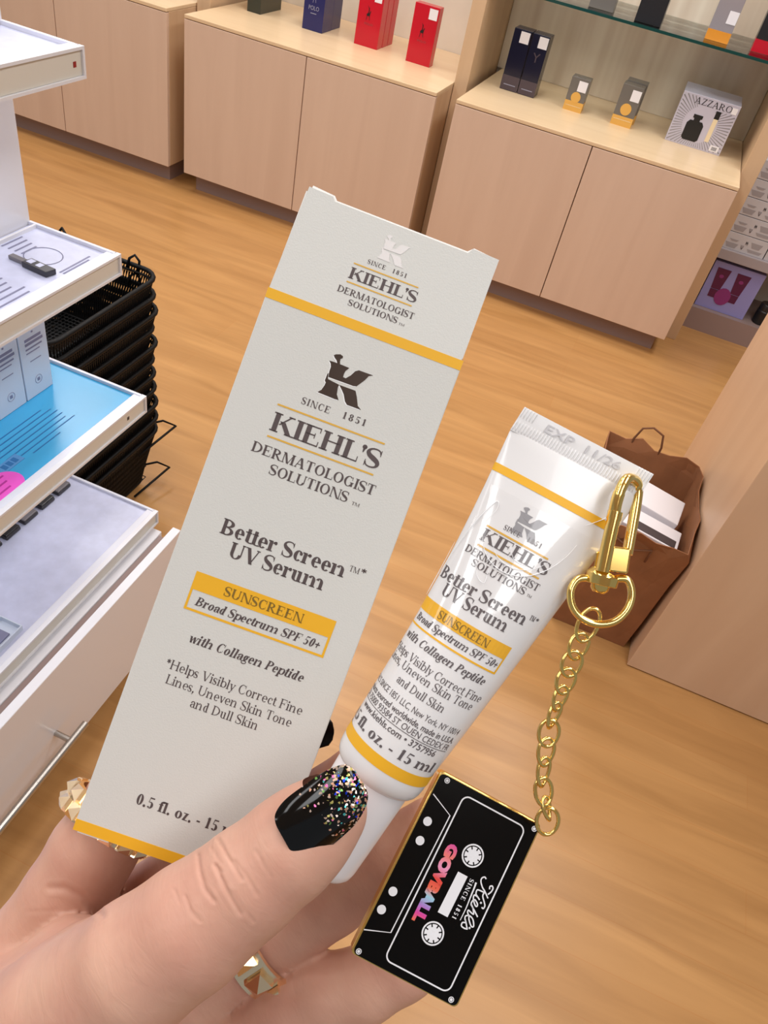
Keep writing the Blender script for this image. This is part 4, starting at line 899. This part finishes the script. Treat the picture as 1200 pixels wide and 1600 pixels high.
def poly_line(mb, pts, w, fn, closed=False):
    n = len(pts); P = [np.array(p, float) for p in pts]; L = []; R = []
    for i in range(n):
        a = P[(i - 1) % n] if (closed or i > 0) else P[i]; b = P[(i + 1) % n] if (closed or i < n - 1) else P[i]
        d = b - a; d /= (np.linalg.norm(d) + 1e-9); nn = np.array((-d[1], d[0])); ww = w[i] if hasattr(w, '__len__') else w
        L.append(P[i] + nn * ww / 2); R.append(P[i] - nn * ww / 2)
    for i in range(n if closed else n - 1):
        j = (i + 1) % n; mb.add([fn(*L[i]), fn(*L[j]), fn(*R[j]), fn(*R[i])], [(0, 1, 2, 3)])
def disc(mb, c, r0, fn, n=24, r1=0):
    if r1: 
        for k in range(n):
            a, b = 2 * math.pi * k / n, 2 * math.pi * (k + 1) / n
            mb.add([fn(c[0] + rr * math.cos(t), c[1] + rr * math.sin(t)) for rr, t in ((r0, a), (r0, b), (r1, b), (r1, a))], [(0, 1, 2, 3)])
    else: mb.add([fn(c[0] + r0 * math.cos(2 * math.pi * k / n), c[1] + r0 * math.sin(2 * math.pi * k / n)) for k in range(n)], [tuple(range(n))])
mb = MB(); poly_line(mb, rrect(7.0, 23.0, 2.1, 40.6, 1.6, 6), .33, s1, True); poly_line(mb, [(.5, 5.2), (6.1, 7.6), (5.7, 35.2), (.1, 37.2)], .26, s1)
for c in ((2.1, 11.0), (2.5, 15.4), (2.1, 27.5), (1.6, 31.9)): disc(mb, c, 1.0, s1)
mb.add([s1(*p) for p in ((13.3, 17.35), (15.75, 17.35), (15.6, 26.9), (13.1, 26.9))], [(0, 1, 2, 3)])
for c in ((14.77, 12.9), (14.2, 31.3)):
    disc(mb, c, 2.55, s1, 32, 2.2); disc(mb, c, 1.95, s1, 32)
mb.build('white_artwork', 'enamel_white', CS)
mb = MB()
for c in ((14.77, 12.9), (14.2, 31.3)):
    for k in range(8):
        a = 2 * math.pi * k / 8 + .2; poly_line(mb, [(c[0] + 1.35 * math.cos(a), c[1] + 1.35 * math.sin(a)), (c[0] + 2.0 * math.cos(a), c[1] + 2.0 * math.sin(a))], .28, s2)
mb.build('reel_teeth', 'enamel_black', CS)
mb = MB()
for c in ((2.0, 1.2), (24.9, 1.4), (24.2, 41.5), (1.2, 41.6)): disc(mb, c, .64, s1, 16, .46); disc(mb, c, .34, s1, 12)
mb.build('corner_screws', 'enamel_white', CS)
mb = MB()
SCRIPT = [[(19.77, 15.97), (19.3, 15.71), (18.84, 16.12), (18.88, 16.83), (19.7, 17.78), (20.69, 18.39), (22.01, 19.39)],
          [(21.45, 17.53), (21.28, 16.94), (21.74, 16.66), (22.1, 17.09), (22.03, 17.86), (21.64, 18.66)],
          [(20.69, 18.64), (20.72, 19.48), (21.64, 20.49), (22.1, 21.11), (22.03, 21.75), (21.58, 21.67)],
          [(20.69, 18.64), (19.52, 18.72), (18.96, 18.93), (19.13, 19.76), (19.7, 20.09), (20.45, 20.52)],
          [(19.73, 20.14), (18.91, 20.11), (19.05, 20.9), (19.97, 21.9), (20.5, 22.01), (20.38, 21.46), (19.47, 20.94), (19.36, 21.36)],
          [(19.15, 21.09), (19.03, 21.88), (19.28, 22.24)],
          [(19.05, 22.17), (20.42, 23.02), (21.69, 23.88)],
          [(19.28, 22.24), (19.85, 22.69), (20.59, 23.72), (19.98, 23.71), (19.15, 23.52), (19.24, 24.08), (19.86, 24.5)],
          [(19.86, 24.5), (20.16, 25.2), (21.28, 26.22), (21.74, 25.94), (20.95, 24.81), (19.96, 24.45), (19.17, 24.83), (19.29, 25.5), (19.82, 25.96)],
          [(19.36, 25.46), (20.28, 26.58), (20.78, 27.24)],
          [(19.77, 26.11), (19.13, 26.41), (19.22, 27.09), (19.98, 27.27), (20.61, 27.16)],
          [(21.04, 26.64), (21.15, 26.78)],
          [(20.93, 20.86), (21.07, 20.98)]]
for pts in SCRIPT: q = curve(pts, 6); poly_line(mb, q, .30, s2)
for c in ((21.0, 20.92), (21.1, 26.7)): disc(mb, c, .24, s2, 12)
q = curve([(18.04, 17.6), (18.2, 19.0), (18.31, 21.02), (18.47, 23.36), (18.43, 26.2)], 6); poly_line(mb, q, [.42 - .26 * i / len(q) for i in range(len(q))], s2)
text(mb, 'SINCE', 17.4, 22.3, 16.45, 1.0, lambda u, v: s2(16.45 + (16.45 - v), u), 'bold', 0, .25)
text(mb, '1851', 23.3, 26.6, 16.5, 1.0, lambda u, v: s2(16.5 + (16.5 - v), u), 'bold', 0, .25)
mb.build('script_lettering', 'enamel_white', CS)
def rainbow():
    m = mat('rainbow_print', (230, 90, 90), .4); nt = m.node_tree; b = nt.nodes['Principled BSDF']
    uv = nt.nodes.new('ShaderNodeUVMap'); sx = nt.nodes.new('ShaderNodeSeparateXYZ'); r = nt.nodes.new('ShaderNodeValToRGB'); e = r.color_ramp.elements
    cols = [(0, (214, 70, 150)), (.16, (236, 120, 110)), (.3, (232, 150, 190)), (.45, (222, 60, 50)), (.58, (232, 100, 70)), (.68, (150, 200, 220)), (.8, (170, 120, 200)), (.9, (214, 60, 150)), (1, (230, 110, 70))]
    e[0].position = 0; e[0].color = lin(cols[0][1]); e[1].position = 1; e[1].color = lin(cols[-1][1])
    for p, c in cols[1:-1]: q = e.new(p); q.color = lin(c)
    nt.links.new(uv.outputs[0], sx.inputs[0]); nt.links.new(sx.outputs[0], r.inputs[0]); nt.links.new(r.outputs[0], b.inputs['Base Color'])
rainbow()
mb = MB(); uvs = []
sans(mb, 'GOVBALL', 12.7, 30.8, 0, 2.3, lambda u, v: (uvs.append(((u - 12.7) / 18.1, -v / 2.3)), s1(8.75 - v, u))[1], bold=.075)
ob = mb.build('rainbow_lettering', 'rainbow_print', CS, fix=False); l = ob.data.uv_layers.new(name='uv')
for lp in ob.data.loops: l.data[lp.index].uv = uvs[lp.vertex_index]

# ------------------------------------------------------------------ the hand
def skin():
    m = mat('skin', (222, 168, 142), .46, spec=.35, sss=.12); nt = m.node_tree; b = nt.nodes['Principled BSDF']; L = nt.links.new
    tc = nt.nodes.new('ShaderNodeTexCoord')
    n = nt.nodes.new('ShaderNodeTexNoise'); n.inputs['Scale'].default_value = 55; n.inputs['Detail'].default_value = 4; L(tc.outputs['Object'], n.inputs['Vector'])
    r = nt.nodes.new('ShaderNodeValToRGB'); r.color_ramp.elements[0].position = .32; r.color_ramp.elements[1].position = .7
    r.color_ramp.elements[0].color = lin((198, 146, 127)); r.color_ramp.elements[1].color = lin((210, 165, 143)); L(n.outputs['Fac'], r.inputs['Fac']); L(r.outputs['Color'], b.inputs['Base Color'])
    vr = nt.nodes.new('ShaderNodeVectorRotate'); vr.rotation_type = 'EULER_XYZ'
    dx = RW @ np.array((.80, -.60, 0)); dy = RW @ np.array((.60, .80, 0))    # along / across the thumb
    # stretch the pore noise across the thumb: fine skin lines
    sx = nt.nodes.new('ShaderNodeVectorMath'); sx.operation = 'DOT_PRODUCT'; sx.inputs[1].default_value = tuple(dx); L(tc.outputs['Object'], sx.inputs[0])
    sy = nt.nodes.new('ShaderNodeVectorMath'); sy.operation = 'DOT_PRODUCT'; sy.inputs[1].default_value = tuple(dy); L(tc.outputs['Object'], sy.inputs[0])
    cb = nt.nodes.new('ShaderNodeCombineXYZ'); m1 = nt.nodes.new('ShaderNodeMath'); m1.operation = 'MULTIPLY'; m1.inputs[1].default_value = 420; m2 = nt.nodes.new('ShaderNodeMath'); m2.operation = 'MULTIPLY'; m2.inputs[1].default_value = 170
    L(sx.outputs['Value'], m1.inputs[0]); L(sy.outputs['Value'], m2.inputs[0]); L(m1.outputs[0], cb.inputs[0]); L(m2.outputs[0], cb.inputs[1])
    n2 = nt.nodes.new('ShaderNodeTexNoise'); n2.inputs['Scale'].default_value = 1; n2.inputs['Detail'].default_value = 3; n2.inputs['Distortion'].default_value = .8; L(cb.outputs[0], n2.inputs['Vector'])
    bp = nt.nodes.new('ShaderNodeBump'); bp.inputs['Strength'].default_value = .2; bp.inputs['Distance'].default_value = .0006; L(n2.outputs['Fac'], bp.inputs['Height']); L(bp.outputs['Normal'], b.inputs['Normal'])
skin()

def capsule_field(segs, X, Y, Z, k):
    out = None
    for (a, ra, b, rb) in segs:
        ab = b - a; den = float(ab @ ab) + 1e-12
        t = np.clip(((X - a[0]) * ab[0] + (Y - a[1]) * ab[1] + (Z - a[2]) * ab[2]) / den, 0, 1)
        d = np.sqrt((X - a[0] - t * ab[0]) ** 2 + (Y - a[1] - t * ab[1]) ** 2 + (Z - a[2] - t * ab[2]) ** 2) - (ra + (rb - ra) * t)
        out = d if out is None else smin(out, d, k)
    return out
def smin(a, b, k):
    h = np.clip(.5 + .5 * (b - a) / k, 0, 1); return b + (a - b) * h - k * h * (1 - h)
def chain(pts): 
    q = [(cp(x, y, d), r * mm) for x, y, d, r in pts]; return [(q[i][0], q[i][1], q[i + 1][0], q[i + 1][1]) for i in range(len(q) - 1)]
thumb = chain([(516, 1265, .1550, 7.5), (508, 1274, .1547, 8.2), (480, 1300, .1537, 9.7), (452, 1325, .153, 10.3), (388, 1378, .1525, 10.9), (300, 1448, .152, 12.4), (217, 1508, .153, 13.2), (110, 1600, .160, 17), (-60, 1730, .175, 22)])
index = chain([(-70, 1640, .198, 15), (57, 1474, .2065, 13.2), (106, 1400, .207, 12.4), (145, 1330, .2075, 11.8), (206, 1240, .209, 11.2), (275, 1160, .210, 11), (390, 1132, .209, 9.6), (448, 1136, .2075, 8.2), (468, 1139, .207, 6.6)])
middle = chain([(-10, 1640, .212, 14), (180, 1452, .2215, 12.6), (320, 1356, .2185, 11.2), (450, 1290, .212, 9.8), (560, 1215, .2055, 8.5), (615, 1186, .204, 7)])
ringf = chain([(120, 1690, .208, 13), (300, 1560, .210, 11.6), (395, 1487, .211, 10.6), (520, 1402, .2085, 9.8), (610, 1338, .2055, 9.4), (672, 1292, .204, 7.8)])
pinky = chain([(220, 1760, .203, 12), (370, 1640, .204, 10.6), (445, 1582, .204, 10.2), (500, 1554, .2045, 9.8), (571, 1538, .2045, 9.5), (630, 1508, .204, 8.8), (672, 1494, .2035, 7)])
palm = chain([(-60, 1720, .182, 24), (-40, 1690, .197, 20), (60, 1680, .202, 18), (200, 1760, .203, 17)]) + chain([(-60, 1720, .182, 24), (-160, 1900, .19, 34), (-60, 1960, .20, 30), (200, 1800, .204, 18)])
wrist = chain([(-110, 1900, .192, 33)]) + []
q0, q1, q2 = cp(-140, 1890, .192), np.array((-.13, .235, .165)), np.array((-.125, .30, .12))
wrist = [(q0, .034, q1, .030), (q1, .030, q2, .032)]
web = chain([(30, 1560, .200, 13), (110, 1510, .190, 10.5), (170, 1500, .172, 9)])
lo = np.array((-.175, .055, .105)); hi = np.array((.032, .292, .245)); hstep = .0012
nx, ny, nz = [int((hi[i] - lo[i]) / hstep) + 1 for i in range(3)]
gx, gy, gz = [lo[i] + hstep * np.arange(n) for i, n in enumerate((nx, ny, nz))]
def field(groups, k, pad=.02):
    D = np.full((nx, ny, nz), .05, np.float32)
    P = np.array([p for s in groups for p in (s[0], s[2])]); R = max(max(s[1], s[3]) for s in groups)
    i0 = np.maximum(((P.min(0) - R - pad - lo) / hstep).astype(int), 0); i1 = np.minimum(((P.max(0) + R + pad - lo) / hstep).astype(int) + 1, (nx, ny, nz))
    X, Y, Z = np.meshgrid(gx[i0[0]:i1[0]], gy[i0[1]:i1[1]], gz[i0[2]:i1[2]], indexing='ij', sparse=True)
    D[i0[0]:i1[0], i0[1]:i1[1], i0[2]:i1[2]] = capsule_field(groups, X, Y, Z, k); return D
base = smin(field(palm, .012), field(wrist, .012), .015)
H = smin(base, field(thumb, .0012), .010)
H = smin(H, field(web, .005), .009)
for f in (index, middle, ringf, pinky):
    H = np.minimum(H, smin(base, field(f, .0015), .008))
def surface_nets(D):
    s = D < 0; c = np.zeros(tuple(n - 1 for n in D.shape), np.int8)
    for i in (0, 1):
        for j in (0, 1):
            for k in (0, 1): c += s[i:nx - 1 + i, j:ny - 1 + j, k:nz - 1 + k]
    act = np.argwhere((c > 0) & (c < 8)); idx = -np.ones(c.shape, np.int64); idx[tuple(act.T)] = np.arange(len(act))
    acc = np.zeros((len(act), 3)); cnt = np.zeros(len(act))
    cor = [(i, j, k) for i in (0, 1) for j in (0, 1) for k in (0, 1)]
    for a in cor:
        for ax in range(3):
            if a[ax] == 0:
                b = list(a); b[ax] = 1
                va = D[act[:, 0] + a[0], act[:, 1] + a[1], act[:, 2] + a[2]]; vb = D[act[:, 0] + b[0], act[:, 1] + b[1], act[:, 2] + b[2]]
                mk = (va < 0) != (vb < 0); t = np.where(mk, va / (va - vb + 1e-20), 0)
                p = np.tile(np.array(a, float), (len(act), 1)); p[:, ax] += t; acc += p * mk[:, None]; cnt += mk
    V = (act + acc / cnt[:, None]) * hstep + lo; Fs = []
    for ax in range(3):
        o = [1, 1, 1]; o[ax] = 0
        sl0 = [slice(1, n - 1) for n in D.shape]; sl1 = list(sl0); sl0[ax] = slice(0, D.shape[ax] - 1); sl1[ax] = slice(1, D.shape[ax])
        ch_ = np.argwhere(s[tuple(sl0)] != s[tuple(sl1)]); base_ = np.array([1, 1, 1]); base_[ax] = 0; g = ch_ + base_
        u, v = [q for q in range(3) if q != ax]; quad = []
        for du, dv in ((-1, -1), (0, -1), (0, 0), (-1, 0)):
            h = g.copy(); h[:, u] += du; h[:, v] += dv; quad.append(idx[h[:, 0], h[:, 1], h[:, 2]])
        Fs.append(np.array(quad).T)
    return V, np.concatenate(Fs)
V, Q = surface_nets(H)
Q = Q[(Q >= 0).all(1)]
me = bpy.data.meshes.new('person'); me.from_pydata([cw(p) for p in V], [], [tuple(int(i) for i in q) for q in Q])
bm = bmesh.new(); bm.from_mesh(me); bmesh.ops.recalc_face_normals(bm, faces=bm.faces[:])
bmesh.ops.smooth_vert(bm, verts=bm.verts[:], factor=.5, use_axis_x=True, use_axis_y=True, use_axis_z=True)
def camxy(co):
    c = RW.T @ (np.array(co) - CAMV); return 600 + F * c[0] / c[2], 800 + F * c[1] / c[2], c[2]
hot = []
for f in bm.faces:
    c = f.calc_center_median(); x, y, d = camxy(c)
    if (250 < x < 590 and 1180 < y < 1500 and d < .158) or (30 < x < 200 and 1340 < y < 1470): hot.append(f)
ed = list({e for f in hot for e in f.edges}); bmesh.ops.subdivide_edges(bm, edges=ed, cuts=2, use_grid_fill=True, smooth=1.0)
bm.normal_update()
CREASES = [([(309, 1336), (312, 1362), (320, 1390), (334, 1408)], 3.0, .40), ([(341, 1312), (354, 1336), (378, 1374)], 2.6, .38), ([(336, 1352), (352, 1388), (376, 1428)], 2.8, .42), ([(289, 1400), (298, 1424), (312, 1440)], 2.4, .22),
           ([(346, 1362), (336, 1352)], 2.2, .25), ([(366, 1345), (384, 1368), (402, 1398)], 2.4, .22), ([(330, 1325), (345, 1350)], 2, .16), ([(400, 1330), (412, 1352), (424, 1372)], 2.2, .14), ([(365, 1395), (380, 1420), (396, 1440)], 2.2, .18),
           ([(272, 1390), (282, 1412)], 2.2, .14), ([(78, 1388), (100, 1388), (130, 1403), (158, 1428)], 6, .55), ([(45, 1425), (90, 1422), (135, 1434)], 3, .12)]
for v in bm.verts:
    x, y, d = camxy(v.co)
    if not (20 < x < 600 and 1180 < y < 1510): continue
    dep = 0
    for pl, w, dm in CREASES:
        best = 1e9
        for (x0, y0), (x1, y1) in zip(pl[:-1], pl[1:]):
            t = max(0, min(1, ((x - x0) * (x1 - x0) + (y - y0) * (y1 - y0)) / ((x1 - x0) ** 2 + (y1 - y0) ** 2))); best = min(best, math.hypot(x - x0 - t * (x1 - x0), y - y0 - t * (y1 - y0)))
        if best < 14: dep += .75 * dm * math.exp(-(best / w) ** 2) - .10 * dm * math.exp(-((best - 2.4 * w) / (1.4 * w)) ** 2)
    if dep and v.normal.dot(Vector(CAMV) - v.co) > 0: v.co -= v.normal * dep * mm
bm.to_mesh(me); bm.free()
for p in me.polygons: p.use_smooth = True
me.materials.append(MATS['skin'])
HAND = bpy.data.objects.new('person', me); COL.objects.link(HAND); WM[HAND] = Matrix()
tag(HAND, 'person whose left hand with black glitter nail polish holds the carton and tube', 'person')

def nailmat():
    m = mat('nail_polish', (4, 4, 5), .06, spec=.4); nt = m.node_tree; b = nt.nodes['Principled BSDF']; L = nt.links.new
    uv = nt.nodes.new('ShaderNodeUVMap'); sx = nt.nodes.new('ShaderNodeSeparateXYZ'); L(uv.outputs[0], sx.inputs[0])
    tc = nt.nodes.new('ShaderNodeTexCoord'); vo = nt.nodes.new('ShaderNodeTexVoronoi'); vo.inputs['Scale'].default_value = 2300; L(tc.outputs['Object'], vo.inputs['Vector'])
    hs = nt.nodes.new('ShaderNodeSeparateColor'); L(vo.outputs['Color'], hs.inputs[0])
    dn = nt.nodes.new('ShaderNodeMapRange'); dn.inputs[1].default_value = .42; dn.inputs[2].default_value = 1.0; dn.inputs[3].default_value = 0.0; dn.inputs[4].default_value = .80; L(sx.outputs[1], dn.inputs[0])
    lt = nt.nodes.new('ShaderNodeMath'); lt.operation = 'LESS_THAN'; L(hs.outputs[0], lt.inputs[0]); L(dn.outputs[0], lt.inputs[1])
    r = nt.nodes.new('ShaderNodeValToRGB'); r.color_ramp.interpolation = 'CONSTANT'; e = r.color_ramp.elements
    cols = [(0, (250, 220, 200)), (.22, (246, 190, 160)), (.42, (210, 200, 120)), (.55, (120, 170, 90)), (.64, (30, 70, 230)), (.70, (240, 120, 180)), (.8, (255, 236, 226)), (.92, (90, 200, 200))]
    e[0].color = lin(cols[0][1]); e[1].position = cols[1][0]; e[1].color = lin(cols[1][1])
    for p, c in cols[2:]: q = e.new(p); q.color = lin(c)
    L(hs.outputs[1], r.inputs[0])
    mx = nt.nodes.new('ShaderNodeMix'); mx.data_type = 'RGBA'; L(lt.outputs[0], mx.inputs[0]); mx.inputs[6].default_value = lin((4, 4, 5)); L(r.outputs[0], mx.inputs[7]); L(mx.outputs[2], b.inputs['Base Color'])
    mt = nt.nodes.new('ShaderNodeMath'); mt.operation = 'MULTIPLY'; mt.inputs[1].default_value = .75; L(lt.outputs[0], mt.inputs[0]); L(mt.outputs[0], b.inputs['Metallic'])
    rg = nt.nodes.new('ShaderNodeMapRange'); rg.inputs[3].default_value = .08; rg.inputs[4].default_value = .35; L(lt.outputs[0], rg.inputs[0]); L(rg.outputs[0], b.inputs['Roughness'])
    # every flake is tilted its own way
    nm = nt.nodes.new('ShaderNodeVectorMath'); nm.operation = 'SUBTRACT'; nm.inputs[1].default_value = (.5, .5, .5); L(vo.outputs['Color'], nm.inputs[0])
    sc = nt.nodes.new('ShaderNodeVectorMath'); sc.operation = 'SCALE'; L(nm.outputs[0], sc.inputs[0]); L(lt.outputs[0], sc.inputs['Scale'])
    geo = nt.nodes.new('ShaderNodeNewGeometry'); ad = nt.nodes.new('ShaderNodeVectorMath'); ad.operation = 'ADD'; L(geo.outputs['Normal'], ad.inputs[0]); L(sc.outputs[0], ad.inputs[1])
    no = nt.nodes.new('ShaderNodeVectorMath'); no.operation = 'NORMALIZE'; L(ad.outputs[0], no.inputs[0]); L(no.outputs[0], b.inputs['Normal'])
nailmat()
Lp = curve([(441, 1303, 0), (432, 1291, 0), (430, 1272, 0), (445, 1250, 0), (475, 1227, 0), (506, 1206, 0), (533, 1195, 0), (546, 1197, 0), (556, 1205, 0)], 5)
Rp = curve([(449, 1320, 0), (459, 1338, 0), (477, 1348, 0), (507, 1330, 0), (531, 1311, 0), (556, 1287, 0), (571, 1262, 0), (575, 1242, 0), (568, 1224, 0)], 5)
n = len(Lp); NW = 14; vs = []; uvs = []
for side in (0, 1):
    for i in range(n):
        f = i / (n - 1); Wl = np.linalg.norm(Rp[i] - Lp[i]) / 2
        for j in range(NW + 1):
            s = -1 + 2 * j / NW; p = Lp[i] * (1 - (s + 1) / 2) + Rp[i] * (s + 1) / 2; y = s * Wl * .1435 / F; Rr = .0083
            d = .1421 + .0022 * f + .0016 * (f - .45) ** 2 * 4 + (Rr - math.sqrt(max(Rr * Rr - y * y, 1e-9)))
            vs.append(px(p[0], p[1], d + side * .0007)); uvs.append(((s + 1) / 2, f))
fs = []; k = NW + 1; o = n * k
for i in range(n - 1):
    for j in range(NW):
        q = i * k + j; fs += [(q, q + 1, q + k + 1, q + k), (o + q, o + q + k, o + q + k + 1, o + q + 1)]
for i in range(n - 1):
    q = i * k; fs.append((q, q + k, o + q + k, o + q)); q += NW; fs.append((q, o + q, o + q + k, q + k))
for j in range(NW): fs.append((j, o + j, o + j + 1, j + 1)); q = (n - 1) * k + j; fs.append((q, q + 1, o + q + 1, o + q))
mb = MB(); mb.add(vs, fs); nl = mb.build('thumbnail', 'nail_polish', HAND, smooth='auto'); l = nl.data.uv_layers.new(name='uv')
nl['label'] = 'glossy black thumbnail with glitter at the tip'
for lp in nl.data.loops: l.data[lp.index].uv = uvs[lp.vertex_index]
# fingertip nail showing beside the carton edge
mb = MB(); rings = []
for x, w, dd in ((455, .6, 0), (460, 4.6, .2), (480, 5.4, .0), (500, 5.0, .3), (514, 4.0, .8), (520, 2.4, 1.2), (522, .6, 1.4)):
    c = np.array(cp(x, 1134 + (x - 455) * .13, .2140 - dd * mm)); R0 = []
    for kk in range(12):
        a = 2 * math.pi * kk / 12; R0.append(cw(c + np.array((0, w * mm * math.cos(a), .0009 * math.sin(a) + (w * mm * math.cos(a)) ** 2 * -40))))
    rings.append(R0)
mb.loft(rings); fn_ = mb.build('fingernail', 'enamel_black', HAND, smooth='auto'); fn_['label'] = 'black index fingernail peeking out past the carton edge'

# ------------------------------------------------------------------ rings
def stud_ring(name, label, c, axis, R0, width, rows, N, size, phase=0.0):
    c = np.array(c); axis = np.array(axis, float); axis /= np.linalg.norm(axis); a = np.cross(axis, (0, 0, 1.)); a /= np.linalg.norm(a); b = np.cross(axis, a)
    t = thing(name, label, 'ring', cw(c))
    pr = [(-width / 2, R0), (-width / 2, R0 + .0012), (width / 2, R0 + .0012), (width / 2, R0)]
    mb = MB(); NS = 48; vs = []
    for i in range(NS):
        t_ = 2 * math.pi * i / NS; rd = a * math.cos(t_) + b * math.sin(t_)
        vs += [cw(c + axis * x + rd * r0) for x, r0 in pr]
    fs = [(i * 4 + k, i * 4 + (k + 1) % 4, ((i + 1) % NS) * 4 + (k + 1) % 4, ((i + 1) % NS) * 4 + k) for i in range(NS) for k in range(4)]
    mb.add(vs, fs); mb.build('band', 'rose_gold', t, smooth='auto')
    for r0 in range(rows):
        x = (r0 - (rows - 1) / 2) * width / rows
        for i in range(N):
            t_ = 2 * math.pi * (i + .5 * (r0 % 2)) / N + phase; rd = a * math.cos(t_) + b * math.sin(t_); tg = -a * math.sin(t_) + b * math.cos(t_)
            o = c + axis * x + rd * (R0 + .0010); h = size * .5
            P = [o + axis * h * sx * 1.0 + tg * h * sy for sx, sy in ((-1, -1), (1, -1), (1, 1), (-1, 1))]
            Pm = [o + rd * size * .28 + axis * h * sx * .92 + tg * h * sy * .92 for sx, sy in ((-1, -1), (1, -1), (1, 1), (-1, 1))]
            mb = MB(); mb.add([cw(p) for p in P] + [cw(p) for p in Pm] + [cw(o + rd * size * .72)], [(0, 1, 5, 4), (1, 2, 6, 5), (2, 3, 7, 6), (3, 0, 4, 7), (4, 5, 8), (5, 6, 8), (6, 7, 8), (7, 4, 8), (3, 2, 1, 0)])
            mb.build('stud', 'rose_gold', t)
    return t
stud_ring('studded_ring', 'rose gold ring of pyramid studs on the index finger behind the carton corner', cp(174, 1277, .2083), cp(206, 1240, .209) - cp(145, 1330, .2075) + np.array((0, 0, .0045)), .0116, .0072, 2, 14, .0042)
stud_ring('studded_ring', 'rose gold ring on the ring finger below the thumb', cp(413, 1474, .2108), cp(520, 1402, .2085) - cp(395, 1487, .211), .0121, .0090, 1, 12, .0056, .2)
